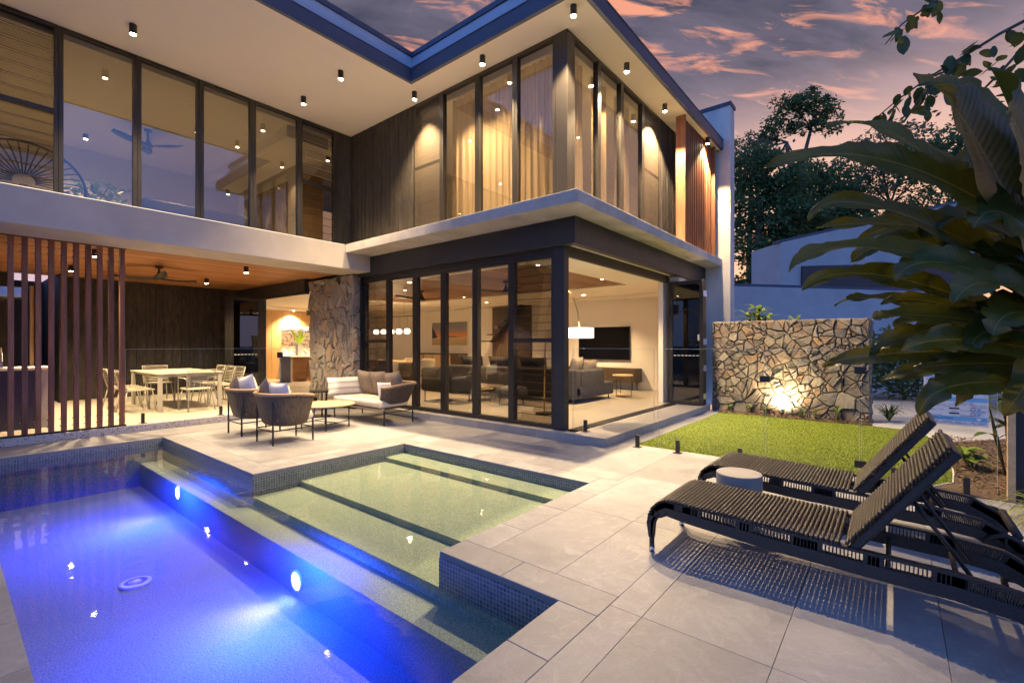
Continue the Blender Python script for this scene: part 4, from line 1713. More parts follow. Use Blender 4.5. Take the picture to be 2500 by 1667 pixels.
def armchair(y, label):
    cx = 3.20
    t = thing('armchair', (cx, y, 0.0), label, 'armchair', 'woven tub armchairs by the pool')
    x0, x1, dy = cx - 0.29, cx + 0.28, 0.255
    tub(t, (cx, y), 1, 0.375, 0.40, 2.5, 0.70, 0.25, 128)
    legs4(t, [(x0, y - dy), (x0, y + dy), (x1, y + dy), (x1, y - dy)], [0.675, 0.675, 0.45, 0.45], 0.0135, 0.2)
    for a, b in (((x0, y - dy, 0.19), (x0, y + dy, 0.19)), ((x0, y - dy, 0.20), (x1, y - dy, 0.20)), ((x0, y + dy, 0.20), (x1, y + dy, 0.20)), ((x1, y - dy, 0.19), (x1, y + dy, 0.19))):
        MB().tube([a, b], 0.009, 6).build('stretcher', 'black_metal', t, smooth=True)
    MB().tube([(x0, y - dy, 0.668), (x0 - 0.02, y, 0.672), (x0, y + dy, 0.668)], 0.011, 6).build('back_rail', 'black_metal', t, smooth=True)
    soft_box('seat_cushion', 'fabric_cream', t, cx - 0.24, cx + 0.31, y - 0.27, y + 0.27, 0.30, 0.43, 0.05)
    return t


ch = armchair(6.865, 'woven tub armchair nearest the camera, long white and taupe pillows over its rim')
pillow('pillow', 'fabric_white', ch, (3.06, 6.72, 0.71), 0.46, 0.30, 0.15, (R(-14), 0, R(97)))
pillow('pillow', 'fabric_taupe', ch, (3.02, 7.05, 0.70), 0.38, 0.36, 0.14, (R(-12), R(24), R(80)))
ch = armchair(7.91, 'woven tub armchair farther from the camera, nearest the patio kerb')
pillow('pillow', 'fabric_taupe', ch, (3.00, 8.08, 0.68), 0.38, 0.36, 0.14, (R(-12), R(20), R(84)))
pillow('pillow', 'fabric_white', ch, (3.06, 7.80, 0.73), 0.42, 0.36, 0.15, (R(-10), R(12), R(98)))

sf = thing('outdoor_sofa', (5.12, 7.55, 0.0), 'woven two-seat outdoor sofa with cream seat and taupe back pillows by the stone column', 'sofa')
tub(sf, (5.13, 7.55), -1, 0.40, 0.93, 5.0, 0.70, 0.25, 139)
legs4(sf, [(4.82, 6.75), (4.82, 8.335), (5.43, 8.335), (5.43, 6.75)], [0.30, 0.30, 0.68, 0.68], 0.0135, 0.2)
for a, b in (((4.82, 6.75, 0.22), (5.43, 6.75, 0.22)), ((4.82, 8.335, 0.22), (5.43, 8.335, 0.22)), ((5.43, 6.75, 0.22), (5.43, 8.335, 0.22))):
    MB().tube([a, b], 0.009, 6).build('stretcher', 'black_metal', sf, smooth=True)
MB().tube([(4.80, 6.72, 0.28), (4.78, 7.55, 0.262), (4.80, 8.37, 0.28)], 0.014, 8).build('front_rail', 'rattan_rim', sf, smooth=True)
soft_box('seat_cushion', 'fabric_cream', sf, 4.76, 5.36, 6.78, 8.32, 0.30, 0.425, 0.05)
for y, lean in ((8.0, 5), (7.55, -3), (7.1, -6)):
    pillow('back_pillow', 'fabric_taupe', sf, (5.30, y, 0.66), 0.46, 0.48, 0.15, (R(16), R(lean), R(-90 + 4)))
pillow('striped_pillow', 'fabric_stripe', sf, (5.0, 8.26, 0.59), 0.66, 0.36, 0.15, (R(-14), 0, R(-14)))
pillow('small_pillow', 'fabric_white', sf, (4.98, 6.95, 0.58), 0.34, 0.30, 0.13, (R(-12), R(4), R(12)))

ct = thing('coffee_table', (4.12, 7.40, 0.0), 'low round coffee table with timber slat top between armchairs and sofa', 'table')
R0 = 0.46
tb = MB().lathe((4.12, 7.40, 0.375), [(R0 - 0.006, 0.0), (R0, 0.004), (R0, 0.012)], 40).build('top_tray', 'black_metal', ct)
x = -R0
k = 0
while x < R0 - 0.01:
    w_ = 0.074
    xa, xb = x + 0.002, min(x + w_ - 0.002, R0 - 0.004)
    ya = math.sqrt(max(R0 ** 2 - xa ** 2, 0.0004))
    yb = math.sqrt(max(R0 ** 2 - xb ** 2, 0.0004))
    mm = MB()
    xm = (xa + xb) / 2
    ym = math.sqrt(max(R0 ** 2 - xm ** 2, 0.0004))
    mm.prism([(4.12 + ya * q0, 7.40 + xx) if False else (4.12 + q0, 7.40 + xx) for q0, xx in ((-ya, xa), (ya, xa), (ym, xm), (yb, xb), (-yb, xb), (-ym, xm))], 0.388, 0.402)
    mm.build('top_slat', 'teak_x', ct)
    x += w_
for k in range(4):
    q = R(62 + 90 * k)
    px_, py_ = 4.12 + 0.37 * math.cos(q), 7.40 + 0.37 * math.sin(q)
    MB().tube([(px_, py_, 0), (px_, py_, 0.375)], 0.011, 8).build('leg', 'black_metal', ct, smooth=True)
for k in (0, 1):
    q, q2 = R(62 + 180 * k), R(62 + 180 * k + 90)
    MB().tube([(4.12 + 0.37 * math.cos(q), 7.40 + 0.37 * math.sin(q), 0.10), (4.12 + 0.37 * math.cos(q2), 7.40 + 0.37 * math.sin(q2), 0.10)], 0.008, 6).build('stretcher', 'black_metal', ct, smooth=True)
q = R(62 + 45)
MB().tube([(4.12 + 0.26 * math.cos(q), 7.40 + 0.26 * math.sin(q), 0.10), (4.12 - 0.26 * math.cos(q), 7.40 - 0.26 * math.sin(q), 0.10)], 0.008, 6).build('stretcher', 'black_metal', ct, smooth=True)

st = thing('end_table', (4.70, 8.62, 0.0), 'small dark end table beside the far arm of the outdoor sofa', 'table')
MB().lathe((4.70, 8.62, 0.48), [(0.21, 0.0), (0.215, 0.01), (0.215, 0.03)], 28).build('tabletop', 'bronze_frame', st)
MB().lathe((4.70, 8.62, 0.0), [(0.19, 0.0), (0.185, 0.018)], 28).build('base', 'black_metal', st)
for k in range(3):
    q = R(120 * k + 10)
    MB().tube([(4.70 + 0.13 * math.cos(q), 8.62 + 0.13 * math.sin(q), 0.015), (4.70 + 0.13 * math.cos(q), 8.62 + 0.13 * math.sin(q), 0.485)], 0.014, 8).build('leg', 'black_metal', st, smooth=True)

# ---------------- outdoor dining set
PF = 0.10
dt = thing('dining_table', (3.2, 11.85, PF), 'long sand-coloured metal dining table on the covered patio', 'table')
MB().box(2.64, 3.76, 10.84, 12.86, PF + 0.71, PF + 0.735).build('tabletop', 'powder_sand', dt, bevel=0.006)
q = MB()
q.box(2.72, 3.68, 10.92, 12.78, PF + 0.66, PF + 0.709)
q.build('apron', 'powder_sand', dt)
for x, y in ((2.69, 10.89), (3.71, 10.89), (2.69, 12.81), (3.71, 12.81)):
    MB().prism([(x - 0.035, y - 0.03), (x + 0.035, y - 0.03), (x + 0.035, y + 0.03), (x - 0.035, y + 0.03)], PF, PF + 0.71).build('leg', 'powder_sand', dt, bevel=0.008)


def dining_chair(arms):
    """faces local +x, at the origin"""
    t = thing('dining_chair', (0, 0, 0), 'x', 'chair', 'sand-coloured corded chairs round the patio table')
    for sx, sy in ((1, 1), (1, -1), (-1, 1), (-1, -1)):
        MB().tube([(sx * 0.19, sy * 0.19, 0.43), (sx * 0.25 + (-0.03 if sx < 0 else 0), sy * 0.23, 0.0)], 0.011, 6).build('leg', 'powder_sand', t, smooth=True)
    s = MB()
    s.tube([(-0.20, -0.22, 0.42), (0.22, -0.22, 0.43), (0.22, 0.22, 0.43), (-0.20, 0.22, 0.42)], 0.011, 6, closed=True)
    s.build('seat_frame', 'powder_sand', t, smooth=True)
    for k in range(10):
        x = -0.185 + 0.043 * k
        MB().tube([(x, -0.22, 0.426), (x, 0, 0.412), (x, 0.22, 0.426)], 0.0095, 5).build('seat_cord', 'powder_sand', t, smooth=True)
    s = MB()
    s.tube([(-0.20, -0.23, 0.40), (-0.30, -0.24, 0.80), (-0.30, 0.24, 0.80), (-0.20, 0.23, 0.40)], 0.011, 6)
    s.build('back_frame', 'powder_sand', t, smooth=True)
    for k in range(10):
        z = 0.47 + 0.034 * k
        xx = -0.20 - 0.25 * (z - 0.40)
        MB().tube([(xx, -0.235, z), (xx - 0.035, 0, z), (xx, 0.235, z)], 0.0085, 5).build('back_cord', 'powder_sand', t, smooth=True)
    if arms:
        for sy in (-1, 1):
            MB().tube([(0.22, sy * 0.25, 0.0), (0.20, sy * 0.26, 0.62), (0.16, sy * 0.265, 0.645), (-0.20, sy * 0.265, 0.645), (-0.25, sy * 0.25, 0.62)], 0.012, 6).build('armrest', 'powder_sand', t, smooth=True)
    return t


side = dining_chair(False)
arm = dining_chair(True)
spots = [(2.42, 11.25, 0, 0, 'corded dining chair on the screen side of the patio table, nearest the pool'),
         (2.42, 11.80, 0, 0, 'corded dining chair on the screen side of the patio table, middle one'),
         (2.42, 12.38, 0, 0, 'corded dining chair on the screen side of the patio table, farthest from the pool'),
         (3.96, 11.25, 180, 0, 'corded dining chair on the kitchen side of the patio table, nearest the pool'),
         (3.96, 11.80, 180, 0, 'corded dining chair on the kitchen side of the patio table, middle one'),
         (3.96, 12.38, 180, 0, 'corded dining chair on the kitchen side of the patio table, farthest from the pool'),
         (3.25, 10.72, 90, 1, 'corded armchair at the pool end of the patio table, its back to the camera'),
         (3.20, 13.05, -90, 1, 'corded armchair at the far end of the patio table against the dark wall')]
done_ = {}
for x, y, a, k, lb in spots:
    src = arm if k else side
    o = src if k not in done_ else copy_tree(src)
    done_[k] = 1
    o.location = (x, y, PF)
    o.rotation_euler = (0, 0, R(a))
    o['label'] = lb


# ---------------- ceiling fans
def fan(x, y, z, label, drop=0.22, L=0.62, rot=0, m='black_metal'):
    t = thing('ceiling_fan', (x, y, z - drop), label, 'ceiling fan', 'dark three-blade ceiling fans')
    MB().lathe((x, y, z - drop), [(0.10, 0.0), (0.085, 0.03), (0.04, 0.09), (0.022, 0.15), (0.02, drop - 0.05), (0.07, drop - 0.03), (0.07, drop - 0.002)], 20).build('motor_housing', m, t, smooth=True)
    for k in range(3):
        a = R(rot + 120 * k)
        ca_, sa_ = math.cos(a), math.sin(a)

        def fn(u, v):
            d = 0.06 + u * L
            wd = (0.055 + 0.05 * math.sin(u * 2.6)) * (1 - 0.55 * u ** 4)
            s_ = (v - 0.5) * 2 * wd
            return (x + ca_ * d - sa_ * s_, y + sa_ * d + ca_ * s_, z - drop + 0.015 + 0.05 * u * u + 0.035 * (v - 0.5))
        b = MB().grid(fn, 10, 2).build('blade', m, t, smooth=True)
        so = b.modifiers.new('solid', 'SOLIDIFY')
        so.thickness = 0.012
    return t


fan(2.80, 11.40, 2.954, 'dark three-blade ceiling fan under the patio timber ceiling', 0.26, 0.72, 20)
fan(7.88, 9.44, 2.776, 'dark ceiling fan in the living room nearer the stone column', 0.24, 0.66, 50)
fan(7.88, 6.60, 2.776, 'dark ceiling fan in the living room nearer the corner column', 0.24, 0.66, 10)
fan(2.78, 12.10, SOF - 0.121, 'dark ceiling fan in the upstairs left room', 0.34, 0.60, 80)

# ---------------- barbecue bench behind the screen
bk = thing('outdoor_kitchen', (-0.6, 10.6, PF), 'dark navy outdoor kitchen bench behind the slatted screen', 'kitchen bench')
box('cabinet', 'navy_panel', bk, -3.1, 0.95, 10.28, 10.92, PF, PF + 0.90)
box('benchtop', 'plaster', bk, -3.12, 1.15, 10.25, 10.95, PF + 0.901, PF + 0.94, bevel=0.004)
box('bench_end', 'concrete', bk, 1.0, 1.14, 10.30, 10.40, PF, PF + 0.90)
bq = thing('barbecue', (0.0, 10.6, PF + 0.94), 'stainless hooded barbecue set on the navy outdoor bench', 'barbecue')
prof = [(10.32, 0.0), (10.90, 0.0), (10.92, 0.10), (10.86, 0.22), (10.72, 0.30), (10.55, 0.31), (10.40, 0.24), (10.32, 0.10)]
m = MB()
n = len(prof)
m.add([(-0.9, y, PF + 0.94 + z) for y, z in prof] + [(0.62, y, PF + 0.94 + z) for y, z in prof], [tuple(range(n - 1, -1, -1)), tuple(range(n, 2 * n))] + [(i, (i + 1) % n, n + (i + 1) % n, n + i) for i in range(n)])
m.build('hood', 'stainless', bq, bevel=0.01)
MB().tube([(-0.7, 10.28, PF + 1.06), (0.4, 10.28, PF + 1.06)], 0.014, 8).build('handle', 'chrome', bq, smooth=True)
rh = thing('range_hood', (0.0, 10.7, 2.30), 'stainless range hood hanging under the patio ceiling behind the screen', 'range hood')
box('canopy', 'stainless', rh, -1.2, 0.85, 10.35, 11.0, 2.12, 2.27, bevel=0.005)
box('flue', 'stainless', rh, -0.8, 0.45, 10.5, 10.9, 2.271, 2.95, bevel=0.004)
tp = MB()
tp.tube([(0.88, 10.6, PF + 0.94), (0.88, 10.6, PF + 1.2)], 0.012, 8)
tag(tp.build('tap', 'tapware_black', smooth=True), 'short black tap on the navy outdoor bench', 'tap')

# ---------------- glass pool fences
gf = thing('glass_fence', (3.4, 9.56, PF), 'frameless glass pool fence along the patio kerb', 'fence')


def fpanel(parent, plane, c, a0, a1, z0, z1):
    m = MB()
    fbox(m, plane, c, a0, a1, 0.0, 0.012, z0, z1)
    p = m.build('glass_panel', 'fence_glass', parent)
    e_ = MB()
    fbox(e_, plane, c, a0, a1, 0.001, 0.011, z1 + 0.0005, z1 + 0.004)
    e_.build('polished_edge', 'glass_edge', p)
    e_ = MB()
    for aa in (a0, a1):
        fbox(e_, plane, c, aa - 0.0008, aa + 0.0008, 0.001, 0.011, z0, z1)
    e_.build('polished_edge', 'glass_edge', p)
    return p


def spigot(parent, x, y, z):
    m = MB()
    m.box(x - 0.023, x + 0.023, y - 0.023, y + 0.023, z + 0.006, z + 0.165)
    s = m.build('spigot', 'black_metal', parent, bevel=0.004)
    m = MB()
    m.box(x - 0.05, x + 0.05, y - 0.05, y + 0.05, z, z + 0.006)
    m.build('base_plate', 'black_metal', s)


fpanel(gf, 'Y', 9.56, 1.905, 4.34, PF + 0.06, 1.315)
fpanel(gf, 'Y', 9.56, 4.36, 5.28, PF + 0.06, 1.315)
for x in (2.13, 3.28, 4.12, 4.62, 5.1):
    spigot(gf, x, 9.566, PF + 0.001)
box('gate_latch', 'tapware_black', gf, 4.30, 4.40, 9.545, 9.588, 1.13, 1.24)
gf2 = thing('glass_fence', (6.026, 1.5, 0.0), 'frameless glass pool fence with gate between deck and lawn', 'fence')
fpanel(gf2, 'X', 6.02, 2.475, 3.735, 0.16, 1.335)
fpanel(gf2, 'X', 6.02, 1.165, 2.425, 0.06, 1.335)
fpanel(gf2, 'X', 6.02, 0.28, 1.145, 0.06, 1.335)
fpanel(gf2, 'X', 6.02, -0.72, 0.262, 0.06, 1.335)

for y, z in ((3.52, 0.119), (2.71, 0.001), (2.16, 0.001), (1.42, 0.001), (0.0, 0.001), (-0.52, 0.001)):
    spigot(gf2, 6.026, y, z)
for y, z in ((1.155, 1.0), (0.271, 1.13), (0.271, 0.16)):
    box('gate_hinge', 'tapware_black', gf2, 6.005, 6.046, y - 0.05, y + 0.05, z - 0.035, z + 0.035, bevel=0.003)


# ---------------- rattan sun loungers
def lounger(x0, y0, label):
    """foot end at y0, runs to -y; x0 is the side nearest the camera"""
    t = thing('sun_lounger', (x0 + 0.31, y0 - 0.9, 0.0), label, 'sun lounger', 'black woven sun loungers on the deck')
    Wd = 0.62
    # side rails: swept woven band, bent down at the foot, dipping to a wheel leg at the head
    prof = [(0.0, 0.10), (0.002, 0.20), (-0.03, 0.27), (-0.10, 0.315), (-0.25, 0.305), (-0.7, 0.275), (-1.1, 0.26), (-1.5, 0.25), (-1.72, 0.225), (-1.86, 0.15), (-1.93, 0.08)]
    hgt = [0.03, 0.055, 0.085, 0.10, 0.12, 0.13, 0.13, 0.13, 0.13, 0.11, 0.06]

    def top(yy):
        return 0.345
    for side in (0, 1):
        xs = x0 + (0.02 if side == 0 else Wd - 0.02)
        rail = MB()
        pts = []
        # smooth the profile
        for i in range(len(prof) - 1):
            for k in range(6):
                u = k / 6
                pts.append((prof[i][0] * (1 - u) + prof[i + 1][0] * u, prof[i][1] * (1 - u) + prof[i + 1][1] * u, hgt[i] * (1 - u) + hgt[i + 1] * u))
        pts.append((*prof[-1], hgt[-1]))
        # solid lower band and top roll, open lattice between them
        def norm(i):
            a, b = pts[max(i - 1, 0)], pts[min(i + 1, len(pts) - 1)]
            dy_, dz_ = b[0] - a[0], b[1] - a[1]
            l_ = math.hypot(dy_, dz_) or 1
            ny, nz = -dz_ / l_, dy_ / l_
            if nz < 0 or (abs(nz) < 1e-3 and ny < 0):
                ny, nz = -ny, -nz
            return ny, nz
        rows = []
        for i, (yy, zz_, h) in enumerate(pts):
            ny, nz = norm(i)
            if yy > -0.03:
                ny, nz = -1, 0.25
            rows.append(((y0 + yy - ny * h / 2, zz_ - nz * h / 2), (y0 + yy + ny * h * 0.02, zz_ + nz * h * 0.02), (y0 + yy + ny * h * 0.38, zz_ + nz * h * 0.38), (y0 + yy + ny * h / 2, zz_ + nz * h / 2)))
        for lo, hi in ((0, 1), (2, 3)):
            vs, fs = [], []
            for r_ in rows:
                for (yy, zz_) in (r_[lo], r_[hi]):
                    vs += [(xs - 0.02, yy, zz_), (xs + 0.02, yy, zz_)]
            for i in range(len(rows) - 1):
                a = 4 * i
                for q in ((0, 1, 5, 4), (2, 6, 7, 3), (0, 4, 6, 2), (1, 3, 7, 5)):
                    fs.append(tuple(a + k for k in q))
            fs += [(0, 2, 3, 1), (4 * len(rows) - 4, 4 * len(rows) - 3, 4 * len(rows) - 1, 4 * len(rows) - 2)]
            rail.add(vs, fs)
        for i in range(len(rows) - 1):
            for k in range(4):
                u = k / 4
                gap_zone = (pts[i][0] * 3.3) % 1.0
                pa = [rows[i][1][j] * (1 - u) + rows[i + 1][1][j] * u for j in (0, 1)]
                pb = [rows[i][2][j] * (1 - u) + rows[i + 1][2][j] * u for j in (0, 1)]
                wd = 0.005
                if gap_zone < 0.3 or pts[i][0] > -0.14 or pts[i][0] < -1.75:
                    wd = 0.03
                rail.bar((xs, pa[0], pa[1]), (xs, pb[0], pb[1]), 0.034, wd, up=(0, 1, 0))
        rail.build('side_rail', 'rattan_dark', t)
        # foot
        MB().tube([(xs, y0 + 0.0, 0.0), (xs, y0 + 0.0, 0.16)], 0.017, 10).build('leg', 'rattan_dark', t, smooth=True)
        MB().tube([(xs, y0 + 0.0, 0.0), (xs, y0 + 0.0, 0.035)], 0.0185, 10).build('foot_cap', 'chrome', t, smooth=True)
        # wheel at the head end
        wy, wz = y0 - 1.84, 0.115
        xo = xs + (0.045 if side else -0.045) * (1 if side else 1)
        ring = [(xo, wy + 0.10 * math.cos(2 * math.pi * k / 24), wz + 0.10 * math.sin(2 * math.pi * k / 24)) for k in range(24)]
        w_ = MB().tube(ring, 0.0155, 8, closed=True).build('wheel', 'black_metal', t, smooth=True)
        hub = MB()
        hub.tube([(xo - 0.015, wy, wz), (xo + 0.015, wy, wz)], 0.022, 10)
        hub.bar((xo, wy - 0.095, wz), (xo, wy + 0.095, wz), 0.012, 0.016)
        hub.bar((xo, wy, wz - 0.095), (xo, wy, wz + 0.095), 0.012, 0.016, up=(1, 0, 0))
        hub.build('wheel_hub', 'black_metal', w_)
    MB().tube([(x0 - 0.02, y0 - 1.84, 0.115), (x0 + Wd + 0.02, y0 - 1.84, 0.115)], 0.013, 8).build('axle', 'black_metal', t, smooth=True)
    MB().tube([(x0 + 0.03, y0 - 1.90, 0.21), (x0 + Wd - 0.03, y0 - 1.90, 0.21)], 0.024, 8).build('handle_bar', 'rattan_dark', t, smooth=True)
    for yy in (-1.25, -1.52):
        MB().tube([(x0 + 0.03, y0 + yy, 0.23), (x0 + Wd - 0.03, y0 + yy, 0.23)], 0.012, 8).build('cross_bar', 'bronze_frame', t, smooth=True)
    # seat: rolls woven across, following the bent foot
    path = [(0.018, 0.20), (0.015, 0.245), (-0.005, 0.29), (-0.04, 0.33), (-0.085, 0.357), (-0.14, 0.366)]
    y_ = -0.14
    seat = []
    # arc-length sampling
    full = path + [(-1.06, 0.335)]
    pitch = 0.0236
    dist = 0
    acc = []
    for i in range(len(full) - 1):
        a, b = full[i], full[i + 1]
        L = math.hypot(b[0] - a[0], b[1] - a[1])
        while dist <= L:
            u = dist / L
            acc.append((a[0] + (b[0] - a[0]) * u, a[1] + (b[1] - a[1]) * u))
            dist += pitch
        dist -= L
    roll = MB()
    nseg = 24
    roll.tube([(-Wd / 2 + Wd * k / nseg, 0, 0) for k in range(nseg + 1)], [0.0108 if k % 2 else 0.0090 for k in range(nseg + 1)], 8)
    me = roll.mesh('woven_roll', 'rattan_dark', (0, 0, 0), smooth=True)
    se_b = MB()
    for fx in (0.04, 0.19, 0.34, 0.49, 0.58):
        vs_ = []
        for yy, zz_ in full:
            vs_ += [(x0 + fx - 0.012, y0 + yy, zz_ - 0.013), (x0 + fx + 0.012, y0 + yy, zz_ - 0.013)]
        se_b.add(vs_, [(2 * i, 2 * i + 1, 2 * i + 3, 2 * i + 2) for i in range(len(full) - 1)])
    se_ = se_b.build('seat', 'rattan_dark', t)
    for yy, zz_ in acc:
        shared('woven_roll', me, (x0 + Wd / 2, y0 + yy, zz_), se_)
    # backrest
    hy, hz = y0 - 1.075, 0.335
    ang = math.atan2(0.895 - 0.335, 0.40)
    L = 0.70
    dy_, dz_ = -math.cos(ang), math.sin(ang)
    bk_ = MB()
    nn = Vector((0, -dz_, dy_ * -1)) if False else Vector((0, -math.sin(ang), -math.cos(ang)))
    a0 = Vector((x0 + 0.01, hy, hz)) + nn * 0.014
    bk_.add([a0, a0 + Vector((Wd - 0.02, 0, 0)), a0 + Vector((Wd - 0.02, dy_ * L, dz_ * L)), a0 + Vector((0, dy_ * L, dz_ * L)),
             a0 + nn * 0.045, a0 + nn * 0.045 + Vector((Wd - 0.02, 0, 0)), a0 + nn * 0.045 + Vector((Wd - 0.02, dy_ * L, dz_ * L)), a0 + nn * 0.045 + Vector((0, dy_ * L, dz_ * L))],
            [(0, 1, 2, 3), (7, 6, 5, 4), (0, 4, 5, 1), (1, 5, 6, 2), (2, 6, 7, 3), (3, 7, 4, 0)])
    back = bk_.build('backrest', 'rattan_dark', t, bevel=0.012)
    k = 0
    while k * pitch < L - 0.005:
        shared('woven_roll', me, (x0 + Wd / 2, hy + dy_ * (k + 0.5) * pitch, hz + dz_ * (k + 0.5) * pitch), back)
        k += 1
    for s in (0.12, Wd - 0.12):
        MB().tube([(x0 + s, hy + dy_ * 0.42, hz + dz_ * 0.42 - 0.03), (x0 + s, y0 - 1.60, 0.22)], 0.010, 8).build('prop_strut', 'bronze_frame', t, smooth=True)
    return t


lounger(3.045, 1.275, 'black woven sun lounger nearest the camera, on the grey deck')
lounger(4.19, 1.305, 'black woven sun lounger farther from the camera, beside the glass fence')
dt_ = thing('drum_table', (3.92, 0.93, 0.0), 'small round pale drum side table between the two loungers', 'side table')
MB().lathe((3.92, 0.93, 0.285), [(0.158, 0.0), (0.163, 0.005), (0.163, 0.118), (0.158, 0.124)], 40).build('tabletop', 'drum_white', dt_, smooth=False, bevel=0.003)
MB().lathe((3.92, 0.93, 0.0), [(0.125, 0.0), (0.125, 0.12), (0.10, 0.284)], 36).build('base', 'drum_white', dt_, smooth=False)

# ---------------- living room
LF = 0.121
sf = thing('corner_sofa', (9.3, 6.9, LF), 'long grey corner sofa facing the television, its back to the terrace', 'sofa')
box('base', 'fabric_charcoal', sf, 8.52, 9.42, 5.2, 9.3, LF + 0.10, LF + 0.36, bevel=0.03)
soft_box('backrest', 'fabric_charcoal', sf, 8.5, 8.74, 5.2, 9.3, LF + 0.12, LF + 0.74, 0.06)
soft_box('chaise', 'fabric_charcoal', sf, 8.76, 10.25, 5.2, 6.1, LF + 0.10, LF + 0.40, 0.05)
soft_box('arm', 'fabric_charcoal', sf, 8.74, 9.75, 5.18, 5.38, LF + 0.10, LF + 0.72, 0.06)
for k in range(3):
    soft_box('seat_cushion', 'fabric_charcoal', sf, 8.78, 9.44, 6.15 + 1.04 * k, 7.15 + 1.04 * k, LF + 0.37, LF + 0.5, 0.05)
    pillow('back_cushion', 'fabric_charcoal', sf, (8.90, 6.6 + 1.0 * k, LF + 0.74), 0.8, 0.48, 0.2, (R(12), 0, R(-90)))
pillow('back_cushion', 'fabric_taupe', sf, (9.1, 5.55, LF + 0.78), 0.6, 0.42, 0.18, (R(10), 0, R(8)))
pillow('back_cushion', 'fabric_taupe', sf, (9.6, 5.50, LF + 0.74), 0.55, 0.36, 0.16, (R(10), 0, R(-4)))
for x, y in ((8.6, 5.3), (10.15, 5.3), (10.15, 6.0), (8.6, 9.2), (9.35, 9.2)):
    MB().tube([(x, y, LF), (x, y, LF + 0.11)], 0.014, 8).build('leg', 'black_metal', sf)
tv = thing('television', (12.45, 6.67, LF + 0.8), 'large black flat television hung on the living room wall', 'television')
box('bezel', 'black_metal', tv, 12.44, 12.498, 5.835, 7.505, 0.945, 1.905, bevel=0.004)
box('screen', 'screen_black', tv, 12.436, 12.4395, 5.85, 7.49, 0.96, 1.89)
tu = thing('television_cabinet', (12.3, 6.6, LF), 'low dark timber cabinet under the television', 'cabinet')
box('carcass', 'dark_oak', tu, 12.07, 12.47, 5.48, 8.0, LF + 0.22, LF + 0.60, bevel=0.004)
for k in range(3):
    box('door', 'dark_oak', tu, 12.058, 12.069, 5.50 + 0.83 * k, 6.31 + 0.83 * k, LF + 0.24, LF + 0.58)
for x, y in ((12.12, 5.6), (12.42, 5.6), (12.12, 7.9), (12.42, 7.9)):
    MB().tube([(x, y, LF), (x, y, LF + 0.22)], 0.012, 8).build('leg', 'black_metal', tu)
sd = thing('lamp_table', (10.6, 5.15, LF), 'small round timber table with wire legs beside the sofa chaise', 'table')
MB().lathe((10.6, 5.15, LF + 0.50), [(0.24, 0.0), (0.245, 0.01), (0.245, 0.035)], 28).build('tabletop', 'teak_x', sd)
MB().lathe((10.6, 5.15, LF + 0.04), [(0.2, 0.0), (0.2, 0.02)], 28).build('lower_shelf', 'teak_x', sd)
for k in range(3):
    q = R(120 * k + 40)
    MB().tube([(10.6 + 0.21 * math.cos(q), 5.15 + 0.21 * math.sin(q), LF), (10.6 + 0.21 * math.cos(q), 5.15 + 0.21 * math.sin(q), LF + 0.5)], 0.008, 6).build('leg', 'black_metal', sd)
al = thing('arc_lamp', (7.0, 4.95, LF), 'arched floor lamp with glowing drum shade near the corner column', 'floor lamp')
MB().lathe((7.0, 4.95, LF), [(0.16, 0.0), (0.16, 0.03)], 28).build('base', 'black_metal', al)
arc = [(7.0, 4.95, LF + 0.03), (7.0, 4.94, 1.2), (6.98, 4.90, 1.75), (6.93, 4.78, 2.15), (6.86, 4.58, 2.36), (6.78, 4.35, 2.38), (6.71, 4.16, 2.20), (6.67, 4.04, 1.92), (6.655, 4.0, 1.66)]
MB().tube(arc, 0.013, 8).build('arched_stem', 'brass', al, smooth=True)
MB().lathe((6.65, 3.99, 1.50), [(0.215, 0.0), (0.225, 0.0), (0.225, 0.165), (0.215, 0.165)], 32, cap=False).build('drum_shade', 'shade_glow', al)
MB().lathe((6.65, 3.99, 1.505), [(0.214, 0.0), (0.214, 0.004)], 32).build('diffuser', 'shade_glow', al)
point_light('arc_lamp_light', (6.65, 3.99, 1.42), 12, WARM, 0.12, al)

pn = thing('beach_painting', (12.46, 13.3, 1.35), 'framed painting of an orange beach sunset on the far living room wall', 'painting')
beach_painting(1.36, 2.24)
box('canvas', 'beach_painting', pn, 12.47, 12.4985, 12.32, 14.28, 1.36, 2.24)
fm = MB()
fm.box(12.455, 12.4985, 12.29, 12.319, 1.33, 2.27)
fm.box(12.455, 12.4985, 14.281, 14.31, 1.33, 2.27)
fm.box(12.455, 12.4985, 12.319, 14.281, 1.33, 1.359)
fm.box(12.455, 12.4985, 12.319, 14.281, 2.241, 2.27)
fm.build('frame', 'plaster', pn)
hl = MB()
hl.prism([(13.95, 1.66), (14.28, 1.62), (14.28, 2.08), (14.22, 2.0), (14.12, 1.9), (14.02, 1.74)], 0, 0.004)
hl.v = [(12.468 - z, a, b) for a, b, z in hl.v]
hl.build('painted_headland', 'sign_ink', pn)
hl = MB()
hl.prism([(12.6, 1.665), (13.75, 1.665), (13.5, 1.70), (13.35, 1.725), (13.2, 1.695), (13.0, 1.71), (12.85, 1.68)], 0, 0.004)
hl.v = [(12.468 - z, a, b) for a, b, z in hl.v]
hl.build('painted_islands', 'sign_ink', pn)
sb = thing('sideboard', (12.3, 13.6, LF), 'dark sideboard with cane doors under the beach painting', 'sideboard')
box('carcass', 'dark_oak', sb, 12.02, 12.47, 12.3, 14.85, LF + 0.28, LF + 0.93, bevel=0.004)
for k in range(4):
    box('cane_door', 'teak_x', sb, 12.008, 12.019, 12.75 + 0.52 * k, 13.22 + 0.52 * k, LF + 0.33, LF + 0.88)
